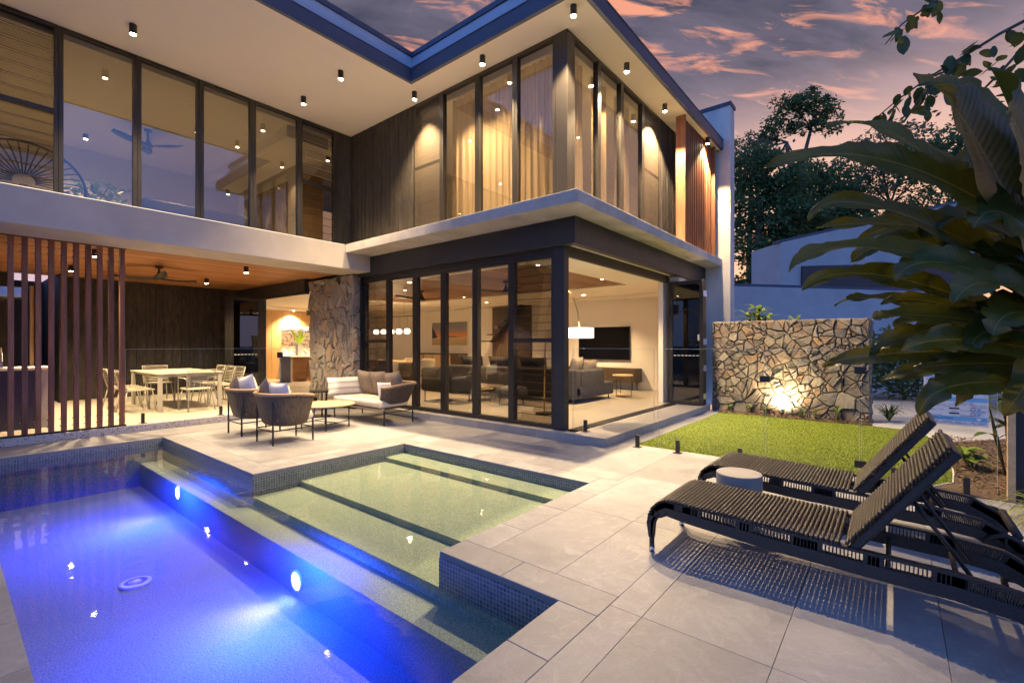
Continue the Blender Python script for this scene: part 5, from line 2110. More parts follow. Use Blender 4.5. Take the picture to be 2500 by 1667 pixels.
for x, y in ((12.1, 12.4), (12.4, 12.4), (12.1, 14.75), (12.4, 14.75)):
    MB().tube([(x, y, LF), (x, y, LF + 0.28)], 0.016, 8).build('leg', 'black_metal', sb)
# staircase glimpsed beside the painting
sw = box('stair_recess', 'dark_oak', house, 12.44, 12.4985, 9.35, 11.05, LF, 2.69)
sr = thing('staircase', (12.2, 10.3, LF), 'dark open staircase rising beside the living room wall', 'staircase')
MB().bar((12.36, 10.95, LF + 1.35), (12.36, 9.4, LF + 2.75), 0.05, 0.30, up=(1, 0, 0)).build('stringer', 'steel_dark', sr)
for k in range(6):
    box('tread', 'steel_dark', sr, 11.95, 12.43, 10.86 - 0.25 * k, 11.12 - 0.25 * k, LF + 1.36 + 0.225 * k, LF + 1.40 + 0.225 * k)
ic = thing('lounge_chair', (7.25, 7.9, LF), 'low black lounge chair inside the terrace windows', 'armchair')
soft_box('seat', 'fabric_charcoal', ic, 6.95, 7.65, 7.45, 8.2, LF + 0.22, LF + 0.42, 0.05)
soft_box('backrest', 'fabric_charcoal', ic, 6.85, 7.05, 7.4, 8.25, LF + 0.24, LF + 0.78, 0.06)
for y in (7.38, 8.22):
    soft_box('arm', 'fabric_charcoal', ic, 6.95, 7.6, y - 0.05, y + 0.05, LF + 0.22, LF + 0.58, 0.04)
for x, y in ((6.95, 7.45), (7.6, 7.45), (6.95, 8.2), (7.6, 8.2)):
    MB().tube([(x, y, LF), (x, y, LF + 0.23)], 0.012, 8).build('leg', 'black_metal', ic)
ot = thing('ottoman', (7.7, 6.3, LF), 'round dark ottoman inside the terrace windows', 'ottoman')
MB().lathe((7.7, 6.3, LF + 0.16), [(0.30, 0.0), (0.34, 0.03), (0.345, 0.16), (0.32, 0.21), (0.2, 0.225)], 32).build('cushion', 'fabric_charcoal', ot, smooth=True)
for k in range(4):
    q = R(90 * k + 30)
    MB().tube([(7.7 + 0.26 * math.cos(q), 6.3 + 0.26 * math.sin(q), LF), (7.7 + 0.24 * math.cos(q), 6.3 + 0.24 * math.sin(q), LF + 0.17)], 0.011, 6).build('leg', 'black_metal', ot)
lt = thing('low_table', (8.0, 7.3, LF), 'low dark coffee table inside the terrace windows', 'table')
MB().lathe((8.0, 7.3, LF + 0.30), [(0.42, 0.0), (0.425, 0.008), (0.425, 0.028)], 32).build('tabletop', 'dark_oak', lt)
for k in range(3):
    q = R(120 * k)
    MB().tube([(8.0 + 0.33 * math.cos(q), 7.3 + 0.33 * math.sin(q), LF), (8.0 + 0.33 * math.cos(q), 7.3 + 0.33 * math.sin(q), LF + 0.30)], 0.012, 6).build('leg', 'black_metal', lt)

# indoor dining: table, upholstered chairs, row of globe pendants
it = thing('indoor_dining_table', (9.1, 12.3, LF), 'long indoor dining table under the row of globe pendants', 'table')
box('tabletop', 'teak_x', it, 8.6, 9.6, 11.1, 13.7, LF + 0.72, LF + 0.755, bevel=0.004)
for y in (11.5, 13.3):
    box('trestle', 'dark_oak', it, 8.75, 9.45, y - 0.04, y + 0.04, LF, LF + 0.72)


def linen_chair():
    t = thing('upholstered_chair', (0, 0, 0), 'x', 'chair', 'linen chairs round the indoor dining table')
    soft_box('seat', 'chair_linen', t, -0.24, 0.26, -0.25, 0.25, 0.38, 0.49, 0.04)
    b = MB().grid(lambda u, v: (-0.20 - 0.05 * v + 0.16 * (abs(2 * u - 1) ** 2.2), (u - 0.5) * 0.56, 0.36 + 0.46 * v), 12, 5).build('backrest', 'chair_linen', t, smooth=True)
    s = b.modifiers.new('solid', 'SOLIDIFY')
    s.thickness = 0.04
    for sx in (-1, 1):
        for sy in (-1, 1):
            MB().tube([(0.18 * sx, 0.18 * sy, 0.39), (0.22 * sx, 0.21 * sy, 0.0)], [0.018, 0.011], 8).build('leg', 'teak_x', t, smooth=True)
    return t


lc = linen_chair()
first = True
for x, y, a, lb in ((8.38, 11.55, 0, 'linen dining chair on the terrace side of the indoor table, nearest the painting end'),
                    (8.38, 12.20, 0, 'linen dining chair on the terrace side of the indoor table, second from the lounge'),
                    (8.38, 12.85, 0, 'linen dining chair on the terrace side of the indoor table, third from the lounge'),
                    (8.38, 13.45, 0, 'linen dining chair on the terrace side of the indoor table, nearest the kitchen'),
                    (9.1, 10.75, 90, 'linen dining chair at the lounge end of the indoor table'),
                    (9.85, 11.6, 180, 'linen dining chair on the painting side of the indoor table, nearest the lounge'),
                    (9.85, 12.5, 180, 'linen dining chair on the painting side of the indoor table, middle one')):
    o = lc if first else copy_tree(lc)
    first = False
    o.location = (x, y, LF)
    o.rotation_euler = (0, 0, R(a))
    o['label'] = lb
pl_ = thing('pendant_lamp', (9.0, 12.2, 1.78), 'row of five glowing glass globes hung over the indoor dining table', 'pendant lamp')
MB().bar((9.0, 11.2, 2.25), (9.0, 13.15, 2.25), 0.02, 0.02).build('bar', 'black_metal', pl_)
for y in (11.6, 12.8):
    MB().tube([(9.0, y, 2.25), (9.0, y, 2.77)], 0.004, 5).build('cable', 'black_metal', pl_)
for k in range(5):
    y = 11.45 + 0.395 * k
    MB().lathe((9.0, y, 1.71), [(0.02, 0.0), (0.07, 0.02), (0.09, 0.07), (0.09, 0.09), (0.07, 0.14), (0.02, 0.16)], 18).build('globe', 'globe_glow', pl_, smooth=True)
    MB().tube([(9.0, y, 1.87), (9.0, y, 2.25)], 0.004, 5).build('stem', 'black_metal', pl_)
point_light('pendant_glow', (9.0, 12.2, 1.62), 60, WARM, 0.3, pl_)

# kitchen beyond the patio doors
kc = thing('kitchen_cabinets', (9.6, 17.9, LF), 'oak kitchen cupboards around a lit marble splashback', 'kitchen')
x = 7.0
while x < 8.02:
    box('tall_panel', 'oak_z', kc, x + 0.003, x + 0.337, 17.55, 17.95, LF, 2.63)
    x += 0.34
x = 8.02
while x < 11.4:
    box('upper_door', 'oak_z', kc, x + 0.003, x + 0.467, 17.55, 17.95, 2.07, 2.63)
    x += 0.47
box('splashback', 'marble', kc, 8.021, 11.4, 17.96, 17.99, 0.96, 2.069)
box('benchtop', 'plaster', kc, 8.021, 11.4, 17.4, 17.955, 0.93, 0.958)
box('base_unit', 'oak_z', kc, 8.021, 11.4, 17.45, 17.95, LF, 0.929)
box('light_strip', 'strip_glow', kc, 8.05, 11.4, 17.9, 17.955, 2.055, 2.068)
box('air_grille', 'bronze_frame', kc, 8.7, 9.9, 16.98, 16.995, 2.47, 2.66)
box('bulkhead', 'plaster', kc, 6.6, 11.4, 17.0, 17.95, 2.64, 2.749)
ki = thing('kitchen_island', (8.6, 16.0, LF), 'kitchen island with grey end panel and timber front', 'kitchen island')
box('end_panel', 'fabric_taupe', ki, 7.42, 7.48, 15.55, 16.35, LF, 0.97)
box('front', 'gum_ceiling', ki, 7.481, 10.2, 15.9, 16.34, LF, 0.97)
box('benchtop', 'plaster', ki, 7.40, 10.25, 15.5, 16.38, 0.971, 1.0)
sl = thing('bar_stool', (8.15, 15.55, LF), 'slim timber bar stool tucked at the kitchen island', 'stool')
MB().lathe((8.15, 15.55, LF + 0.64), [(0.16, 0.0), (0.17, 0.01), (0.17, 0.03)], 20).build('seat', 'dark_oak', sl)
for k in range(4):
    q = R(90 * k + 45)
    MB().tube([(8.15 + 0.11 * math.cos(q), 15.55 + 0.11 * math.sin(q), LF + 0.64), (8.15 + 0.2 * math.cos(q), 15.55 + 0.2 * math.sin(q), LF)], 0.013, 6).build('leg', 'dark_oak', sl)
MB().tube([(8.15 + 0.17 * math.cos(R(90 * k + 45)), 15.55 + 0.17 * math.sin(R(90 * k + 45)), LF + 0.2) for k in range(4)], 0.009, 6, closed=True).build('foot_rail', 'dark_oak', sl)
vz = thing('vase', (8.0, 16.15, 1.0), 'square grey vase of upright green leaves on the kitchen island', 'vase')
box('pot', 'render_grey', vz, 7.91, 8.09, 16.06, 16.24, 1.0, 1.40, bevel=0.004)


def blade_leaf(mb, base, tip, w, sag=0.0, n=6, fold=0.15):
    base, tip = Vector(base), Vector(tip)
    d = tip - base
    s = d.cross(Vector((0, 0, 1)))
    if s.length < 1e-3:
        s = Vector((1, 0, 0))
    s.normalize()
    up = s.cross(d).normalized()
    k = len(mb.v)
    for i in range(n + 1):
        u = i / n
        p = base + d * u + Vector((0, 0, -sag * u * u)) + Vector((0, 0, sag * 0.9 * u * (1 - u)))
        ww = w / 2 * (math.sin(math.pi * min(1, u * 0.92 + 0.08)) ** 0.8)
        mb.v += [tuple(p - s * ww + up * fold * ww), tuple(p), tuple(p + s * ww + up * fold * ww)]
    for i in range(n):
        a = k + 3 * i
        mb.f += [(a, a + 1, a + 4, a + 3), (a + 1, a + 2, a + 5, a + 4)]


for k in range(9):
    q = R(40 * k + 15)
    r_ = 0.20 + 0.12 * (k % 3)
    mb = MB()
    blade_leaf(mb, (8.0 + 0.03 * math.cos(q), 16.15 + 0.03 * math.sin(q), 1.38), (8.0 + r_ * math.cos(q), 16.15 + r_ * math.sin(q), 1.95 - 0.10 * (k % 2)), 0.10)
    mb.build('leaf', 'vase_leaf', vz, smooth=True)

# ---------------- upstairs rooms
wa = thing('woven_artwork', (5.36, 12.7, 4.0), 'large brown woven-texture artwork on the upstairs right wall', 'artwork')
box('canvas', 'thatch_art', wa, 5.35, 5.395, 11.45, 13.9, 3.95, 5.35)
eg = thing('hanging_chair', (0.85, 10.6, UF), 'round cane hanging chair behind the upstairs left louvres', 'chair')
for k in range(22):
    q = R(-100 + 200 * k / 21)
    mb = MB()
    pts = []
    for i in range(9):
        u = i / 8
        rr = 0.12 + 0.55 * u
        pts.append((0.85 + rr * math.sin(q) * 1.1, 10.5 + 0.35 * (u - 0.4) ** 2, UF + 0.55 + rr * math.cos(q) * 0.95))
    mb.tube(pts, 0.010, 5).build('cane', 'navy_panel', eg, smooth=True)
MB().tube([(0.85 + 0.67 * 1.1 * math.sin(R(-100 + 200 * k / 30)), 10.63, UF + 0.55 + 0.64 * math.cos(R(-100 + 200 * k / 30))) for k in range(31)], 0.02, 6).build('rim', 'navy_panel', eg, smooth=True)
MB().lathe((0.85, 10.6, UF), [(0.32, 0.0), (0.3, 0.05), (0.06, 0.10), (0.05, 0.5)], 20).build('pedestal', 'navy_panel', eg, smooth=True)
bd = thing('upstairs_sofa', (3.3, 12.2, UF), 'low dark sofa just showing over the upstairs window ledge', 'sofa')
soft_box('seat', 'navy_panel', bd, 2.6, 4.6, 11.9, 12.8, UF + 0.1, UF + 0.45, 0.05)
soft_box('backrest', 'navy_panel', bd, 2.6, 4.6, 11.7, 11.9, UF + 0.1, UF + 0.98, 0.06)
wp = thing('potted_tree', (2.0, 12.6, UF), 'leafy indoor tree just showing above the ledge behind the first tall upstairs pane', 'plant')
MB().lathe((2.0, 12.6, UF), [(0.16, 0.0), (0.2, 0.3), (0.2, 0.32)], 20).build('pot', 'concrete', wp)
mb = MB()
rg = random.Random(3)
mb.tube([(2.0, 12.6, UF + 0.3), (2.03, 12.6, UF + 0.7), (2.0, 12.6, UF + 1.0)], 0.02, 6)
for k in range(6):
    q = R(60 * k)
    mb.tube([(2.0, 12.6, UF + 0.75), (2.0 + 0.35 * math.cos(q), 12.6 + 0.35 * math.sin(q), UF + 1.05 + 0.05 * (k % 3))], 0.01, 5)
mb.build('trunk', 'bark', wp, smooth=True)
mb = MB()
for k in range(170):
    q, r_, z = rg.uniform(0, 6.28), rg.uniform(0.05, 0.62), rg.uniform(0.7, 1.32)
    c0 = Vector((2.0 + r_ * math.cos(q), 12.6 + r_ * math.sin(q), UF + z - 0.35 * r_ ** 2))
    blade_leaf(mb, c0, c0 + Vector((rg.uniform(-0.16, 0.16), rg.uniform(-0.16, 0.16), rg.uniform(-0.14, 0.05))), 0.10, n=3)
mb.build('crown', 'shrub_leaf', wp, smooth=True)


# curtains
def curtain(plane, c, a0, a1, label, seed):
    rnd = random.Random(seed)
    n = max(24, int(abs(a1 - a0) / 0.012))
    ph = [rnd.uniform(0, 6.28) for _ in range(4)]

    def fn(u, v):
        a = a0 + (a1 - a0) * u
        s = a * 2 * math.pi / 0.15
        amp = 0.034 * (0.55 + 0.45 * math.sin(a * 3.1 + ph[0])) * (0.7 + 0.5 * (1 - v))
        d = amp * math.sin(s + 1.1 * math.sin(a * 5 + ph[1]) + 0.35 * (1 - v) * math.sin(a * 9 + ph[2]))
        return on(plane, c, a, d, UF + 0.02 + v * (SOF - 0.16 - UF))
    mb = MB().grid(fn, n, 8)
    o = mb.build('curtain', 'sheer_curtain', None, smooth=True)
    return tag(o, label, 'curtain', 'sheer pleated curtains in the upper corner room')


curtain('X', 6.00, 6.28, 5.58, 'sheer pleated curtain behind the terrace pane beside the narrow louvre', 1)
curtain('X', 6.00, 5.56, 4.72, 'sheer pleated curtain behind the middle terrace pane', 2)
curtain('X', 6.00, 4.70, 3.98, 'sheer pleated curtain behind the terrace pane at the corner post', 3)
curtain('Y', 3.90, 5.98, 6.55, 'sheer pleated curtain behind the lawn-side pane at the corner post', 4)
curtain('Y', 3.90, 6.84, 7.42, 'sheer pleated curtain behind the middle lawn-side pane', 5)
curtain('Y', 3.90, 7.70, 8.30, 'sheer pleated curtain behind the lawn-side pane beside the louvre', 6)

# ================================================================== GARDEN
PADDLES = [
    ((2.18, 0.41, 2.14), (2.41, 0.04, 2.15), (2.68, -0.38, 1.87), 0.174) ,
    ((2.72, 0.25, 2.45), (2.76, 0.0, 2.36), (2.86, -0.3, 2.0), 0.141) ,
    ((2.27, -0.07, 2.35), (2.46, -0.18, 2.31), (2.72, -0.38, 1.92), 0.298) ,
    ((2.33, -0.26, 2.37), (2.49, -0.33, 2.27), (2.69, -0.46, 1.9), 0.3) ,
    ((2.75, -0.16, 2.55), (2.81, -0.29, 2.34), (2.9, -0.47, 1.88), 0.261) ,
    ((2.47, 0.3, 1.95), (2.55, 0.09, 2.01), (2.82, -0.37, 1.74), 0.11) ,
    ((2.54, 0.28, 1.93), (2.67, 0.09, 1.95), (2.85, -0.17, 1.92), 0.074) ,
    ((2.24, 0.34, 1.7), (2.38, 0.11, 1.8), (2.72, -0.38, 1.66), 0.15) ,
    ((2.36, 0.31, 1.63), (2.5, 0.08, 1.7), (2.79, -0.34, 1.54), 0.122) ,
    ((2.83, 0.23, 1.59), (2.88, 0.11, 1.63), (3.0, -0.1, 1.59), 0.06) ,
    ((2.88, 0.05, 1.59), (2.89, -0.08, 1.61), (2.99, -0.34, 1.53), 0.073) ,
    ((2.46, 0.07, 1.51), (2.54, -0.09, 1.52), (2.74, -0.4, 1.47), 0.125) ,
    ((2.65, 0.08, 1.34), (2.65, -0.04, 1.44), (2.8, -0.35, 1.49), 0.124) ,
    ((2.71, 0.26, 1.29), (2.64, 0.09, 1.35), (2.77, -0.31, 1.38), 0.083) ,
    ((2.58, -0.08, 1.1), (2.6, -0.16, 1.22), (2.71, -0.36, 1.25), 0.104) ,
    ((2.7, -0.34, 1.11), (2.69, -0.39, 1.22), (2.69, -0.46, 1.37), 0.128) ,
    ((2.6, 0.15, 1.77), (2.68, -0.08, 1.83), (2.88, -0.45, 1.6), 0.195) ,
    ((2.41, 0.0, 1.65), (2.48, -0.15, 1.72), (2.67, -0.43, 1.56), 0.192) ,
    ((2.38, -0.02, 1.37), (2.49, -0.18, 1.42), (2.69, -0.46, 1.37), 0.151) ,
    ((2.69, -0.09, 1.86), (2.76, -0.24, 1.94), (2.92, -0.5, 1.74), 0.209) ,
    ((2.67, -0.06, 1.29), (2.69, -0.21, 1.32), (2.79, -0.45, 1.32), 0.128) ,
    ((2.35, -0.17, 1.55), (2.47, -0.28, 1.63), (2.65, -0.47, 1.52), 0.212) ,
    ((2.9, -0.22, 2.21), (2.94, -0.33, 2.16), (3.04, -0.52, 1.83), 0.271) ,
    ((2.64, -0.15, 1.47), (2.7, -0.28, 1.52), (2.83, -0.5, 1.43), 0.201) ,
    ((2.57, -0.24, 1.85), (2.61, -0.33, 1.91), (2.72, -0.49, 1.71), 0.238) ,
    ((2.74, -0.15, 1.75), (2.79, -0.28, 1.82), (2.97, -0.55, 1.64), 0.226),
    ((2.82, -0.12, 1.18), (2.83, -0.26, 1.29), (2.97, -0.55, 1.33), 0.177),
    ((2.49, -0.22, 1.37), (2.57, -0.31, 1.46), (2.73, -0.51, 1.4), 0.204),
    ((2.81, 0.0, 1.48), (2.85, -0.17, 1.53), (3.04, -0.52, 1.49), 0.129),
    ((2.75, -0.29, 1.64), (2.77, -0.37, 1.73), (2.85, -0.53, 1.6), 0.267),
    ((2.88, 0.05, 1.22), (2.86, -0.11, 1.28), (2.97, -0.44, 1.29), 0.09),
    ((3.0, -0.22, 1.11), (2.94, -0.33, 1.24), (2.97, -0.55, 1.3), 0.127),
    ((2.44, -0.28, 1.43), (2.5, -0.35, 1.52), (2.63, -0.51, 1.46), 0.24),
    ((2.8, 0.14, 1.89), (2.91, -0.11, 1.96), (3.13, -0.51, 1.84), 0.153),
]
pd = thing('paddle_leaf_plant', (2.85, -0.85, 0.0), 'large dark paddle-leaved plant leaning in from the right edge', 'plant')
rg = random.Random(21)
ROOT = Vector((2.85, -0.85, 0.0))
for i, (tip, via, base, w) in enumerate(PADDLES):
    tip, via, base = Vector(tip), Vector(via), Vector(base)
    w *= 1.35 if w < 0.12 else 1.12
    ctrl = via * 2 - (tip + base) * 0.5
    face = Vector((-0.62, -0.25, 0.55 + rg.uniform(-0.35, 0.3)))
    n = 30
    mb = MB()
    tw = rg.uniform(-0.5, 0.5)
    ph = rg.uniform(0, 6)
    for k in range(n + 1):
        u = k / n
        p = base * (1 - u) ** 2 + ctrl * 2 * u * (1 - u) + tip * u * u
        d = ((ctrl - base) * (1 - u) + (tip - ctrl) * u).normalized()
        f = Matrix.Rotation(tw * (u - 0.4), 3, d) @ face
        s = d.cross(f).normalized()
        nn = s.cross(d).normalized()
        prof = min(1.0, (u / 0.18)) ** 0.6 * (max(0.0, 1 - u) ** 0.55) * (1.0 - 0.12 * u) * 1.12
        ww = w * 0.5 * prof * (1 + 0.03 * math.sin(17 * u + ph))
        if rg.random() < 0.16:
            ww *= rg.uniform(0.62, 0.85)
        wob = 0.012 * math.sin(14 * u + ph)
        mb.v += [tuple(p - s * ww + nn * (0.20 * ww + wob)), tuple(p - s * ww * 0.5 + nn * (0.13 * ww)), tuple(p - nn * 0.004), tuple(p + s * ww * 0.5 + nn * 0.13 * ww), tuple(p + s * ww + nn * (0.20 * ww - wob))]
    for k in range(n):
        a = 5 * k
        for j in range(4):
            mb.f.append((a + j, a + j + 1, a + j + 6, a + j + 5))
    lf = mb.build('leaf', 'paddle_leaf', pd, smooth=True)
    uvl = lf.data.uv_layers.new(name='UVMap')
    for lp in lf.data.loops:
        uvl.data[lp.index].uv = ((lp.vertex_index // 5) / n, (lp.vertex_index % 5) / 4)
    st_ = MB()
    mid = (ROOT + base) * 0.5 + Vector((0.05, -0.12, 0.1))
    st_.tube([ROOT + Vector((rg.uniform(-0.08, 0.08), rg.uniform(-0.08, 0.08), 0)), mid, base, base * 0.55 + ctrl * 0.45 if False else base], [0.025, 0.016, 0.010, 0.008], 6)
    st_.build('leaf_stalk', 'stem_green', lf, smooth=True)

# overhanging tree branch, upper right; its trunk stands out of view
ob = thing('overhanging_tree', (5.2, -2.0, 0.0), 'leafy tree branch hanging into the sky at the upper right corner', 'tree')
MB().tube([(5.2, -2.0, 0.0), (5.15, -1.95, 1.5), (5.1, -1.8, 2.8), (4.9, -1.3, 3.6), (4.5, -0.77, 3.55)], [0.09, 0.08, 0.06, 0.035, 0.016], 8).build('trunk', 'bark', ob, smooth=True)
brs = [[(4.5, -0.77, 3.55), (4.44, -0.54, 3.45), (4.43, -0.36, 3.36), (4.42, -0.19, 3.28), (4.40, -0.02, 3.17), (4.41, 0.13, 3.06)],
       [(4.9, -1.3, 3.6), (4.6, -0.75, 3.9), (4.43, -0.36, 3.86), (4.40, -0.17, 3.77), (4.35, -0.04, 3.68), (4.34, 0.05, 3.57)],
       [(4.5, -0.77, 3.55), (4.42, -0.65, 3.32), (4.36, -0.55, 3.18), (4.35, -0.46, 3.08)],
       [(4.43, -0.36, 3.36), (4.38, -0.25, 3.22), (4.36, -0.14, 3.12), (4.36, -0.05, 2.98)]]
lm = MB()
blade_leaf(lm, (0, 0, 0), (0.115, 0, 0), 0.068, n=5, fold=0.2)
leaf_me = lm.mesh('leaf', 'branch_leaf', (0, 0, 0), smooth=True)
rg = random.Random(9)
for bi, br in enumerate(brs):
    b = MB().tube(br, [0.012 - 0.0017 * min(i, 5) for i in range(len(br))], 5).build('branch', 'bark', ob, smooth=True)
    for i in range(len(br) - 1):
        a_, c_2 = Vector(br[i]), Vector(br[i + 1])
        if bi == 1 and i < 1:
            continue
        for k in range(8 if bi != 1 else 6):
            p = a_.lerp(c_2, rg.random()) + Vector((rg.uniform(-0.07, 0.07), rg.uniform(-0.07, 0.07), rg.uniform(-0.08, 0.05)))
            o = shared('leaf', leaf_me, p, b, (rg.uniform(-0.8, 0.8), rg.uniform(0.1, 1.5), rg.uniform(0, 6.28)), (rg.uniform(0.6, 1.15),) * 3)


# ---------------- background trees
def tree(name, label, base, trunk, clumps, n, leaf, m, seed, r0=0.22, flat=0.75):
    rnd = random.Random(seed)
    t = thing(name, base, label, 'tree', 'trees behind the garden')
    tm = MB()
    for pts, ra, rb in trunk:
        k = len(pts)
        tm.tube(pts, [ra + (rb - ra) * i / (k - 1) for i in range(k)], 7)
    tops = [p[-1] for p, _, _ in trunk]
    for c, r in clumps:
        src = min(tops, key=lambda q: (Vector(q) - Vector(c)).length)
        mid = (Vector(src) + Vector(c)) * 0.5 + Vector((rnd.uniform(-0.3, 0.3), rnd.uniform(-0.3, 0.3), -0.2))
        tm.tube([src, mid, c], [0.07, 0.05, 0.02], 5)
        for k in range(5):
            d = Vector((rnd.gauss(0, 1), rnd.gauss(0, 1), rnd.gauss(0.2, 0.6))).normalized()
            tm.tube([mid, Vector(c) + d * r * 0.8], [0.03, 0.008], 4)
    tm.build('trunk', 'bark', t, smooth=True)
    cm = MB()
    tot = sum(r ** 2 for _, r in clumps)
    for c, r in clumps:
        c = Vector(c)
        cnt = int(n * r * r / tot)
        # leaves gather on twigs
        tw = max(6, cnt // 24)
        twigs = []
        for _ in range(tw):
            d = Vector((rnd.gauss(0, 1), rnd.gauss(0, 1), rnd.gauss(0, 1))).normalized()
            rr = r * (0.45 + 0.6 * rnd.random() ** 0.6)
            twigs.append((c + Vector((d.x * rr, d.y * rr, d.z * rr * flat)), r * rnd.uniform(0.10, 0.24)))
        for _ in range(cnt):
            q, s = rnd.choice(twigs)
            p = q + Vector((rnd.gauss(0, s), rnd.gauss(0, s), rnd.gauss(0, s * 0.6)))
            a = Vector((rnd.gauss(0, 1), rnd.gauss(0, 1), rnd.gauss(-0.3, 0.6))).normalized()
            b = a.orthogonal().normalized()
            b = Matrix.Rotation(rnd.uniform(0, 6.28), 3, a) @ b
            L = leaf * rnd.uniform(0.6, 1.3)
            k = len(cm.v)
            cm.v += [tuple(p), tuple(p + a * L * 0.5 + b * L * 0.22), tuple(p + a * L), tuple(p + a * L * 0.5 - b * L * 0.22)]
            cm.f.append((k, k + 1, k + 2, k + 3))
    cm.build('crown', m, t)
    return t


tree('umbrella_tree', 'tall umbrella-crowned tree standing alone against the sunset', (36.9, 5.3, 0),
     [([(36.9, 5.3, 0), (36.95, 5.25, 8.0), (36.9, 5.4, 12.5), (36.7, 5.7, 15.2)], 0.28, 0.12), ([(36.95, 5.25, 11.0), (37.2, 4.9, 13.5), (37.4, 4.4, 15.8)], 0.18, 0.1)],
     [((36.9, 6.3, 16.2), 1.25), ((37.1, 5.4, 17.7), 1.3), ((37.3, 4.6, 18.0), 1.2), ((37.4, 3.8, 17.2), 1.2), ((37.4, 3.4, 16.0), 0.95), ((36.8, 7.0, 15.6), 0.8), ((37.3, 4.8, 16.4), 0.9), ((37.2, 4.3, 13.4), 0.7), ((36.7, 6.4, 14.6), 0.6)],
     3600, 0.30, 'tree_leaf', 1, flat=0.5)
tree('rainforest_tree', 'dense dark tree filling the gap beside the white blade wall', (26.6, 5.3, 0),
     [([(26.6, 5.3, 0), (26.7, 5.2, 3.0), (26.5, 5.4, 6.0), (26.6, 5.3, 9.0)], 0.3, 0.15), ([(26.9, 4.6, 0), (26.9, 4.8, 4.0), (27.1, 4.4, 7.5)], 0.2, 0.1)],
     [((26.5, 5.9, 10.4), 1.3), ((26.8, 5.0, 10.2), 1.5), ((27.0, 4.2, 9.4), 1.3), ((26.6, 5.9, 8.4), 1.4), ((26.9, 4.7, 8.0), 1.6), ((27.2, 3.7, 7.6), 1.3), ((26.6, 5.8, 6.4), 1.3), ((27.0, 4.4, 6.0), 1.4), ((27.3, 3.4, 5.4), 1.3), ((26.7, 5.4, 4.4), 1.2), ((27.1, 4.2, 3.8), 1.2)],
     15000, 0.26, 'tree_leaf', 2)
tree('fine_leaf_tree', 'pale fine-leaved tree top just right of the blade wall cap', (30.6, 6.6, 0),
     [([(30.6, 6.6, 0), (30.6, 6.7, 6.0), (30.7, 6.6, 12.0)], 0.25, 0.1)],
     [((30.6, 7.0, 13.2), 0.95), ((30.8, 6.3, 13.0), 0.9), ((30.9, 5.7, 12.2), 0.8), ((30.6, 7.1, 11.9), 0.9)],
     2300, 0.2, 'tree_leaf_pale', 3)
tree('spreading_tree', 'dark spreading tree behind the neighbouring house', (32.0, 3.3, 0),
     [([(32.0, 3.3, 0), (32.0, 3.3, 4.0), (31.9, 3.6, 8.0)], 0.3, 0.15), ([(32.0, 3.3, 4.0), (32.3, 2.7, 7.5)], 0.2, 0.1)],
     [((31.9, 4.1, 10.6), 1.5), ((32.2, 3.0, 10.4), 1.5), ((32.4, 2.2, 9.4), 1.4), ((32.1, 3.6, 8.8), 1.5), ((32.4, 2.4, 7.8), 1.4), ((31.9, 4.4, 8.4), 1.3), ((32.8, 1.4, 8.2), 1.3)],
     8000, 0.3, 'tree_leaf', 4)
tree('grey_gum', 'loose greyish gum tree crown beyond the paddle leaves', (38.9, 1.0, 0),
     [([(38.9, 1.0, 0), (38.9, 1.1, 6.0), (38.8, 1.5, 10.0)], 0.3, 0.14), ([(38.9, 1.1, 6.0), (39.3, 0.2, 10.5)], 0.2, 0.1)],
     [((38.7, 2.9, 12.6), 1.4), ((38.9, 1.8, 13.8), 1.5), ((39.1, 0.6, 14.4), 1.6), ((39.4, -0.8, 14.6), 1.6), ((39.2, 0.2, 12.6), 1.6), ((39.0, 1.6, 11.8), 1.5), ((39.5, -1.6, 13.0), 1.6), ((39.2, -0.4, 10.8), 1.6)],
     6500, 0.27, 'tree_leaf_pale', 5)
tree('boundary_tree', 'dark tree mass behind the paddle leaves at the right edge', (35.8, -3.4, 0),
     [([(35.8, -3.4, 0), (35.9, -3.4, 5.0), (35.9, -3.2, 9.0)], 0.3, 0.15)],
     [((35.7, -2.0, 11.6), 1.9), ((36.2, -3.8, 12.4), 2.2), ((36.6, -5.8, 12.0), 2.2), ((36.0, -2.8, 9.0), 2.0), ((36.5, -5.0, 8.8), 2.2), ((35.8, -1.4, 8.6), 1.7)],
     7500, 0.3, 'tree_leaf', 6)


# ---------------- neighbouring house and low wall
def vwall(mb, a, b, t, z0, za, zb):
    a, b = Vector((*a, 0)), Vector((*b, 0))
    d = (b - a).normalized()
    nrm = Vector((-d.y, d.x, 0))
    if nrm.x < 0:
        nrm = -nrm
    vs = []
    for p, z in ((a, za), (b, zb)):
        for q in (p, p + nrm * t):
            vs += [(q.x, q.y, z0), (q.x, q.y, z)]
    # a-front 0,1  a-back 2,3  b-front 4,5  b-back 6,7
    mb.add(vs, [(0, 1, 5, 4), (2, 6, 7, 3), (1, 3, 7, 5), (0, 2, 3, 1), (4, 5, 7, 6), (0, 4, 6, 2)])
    return mb


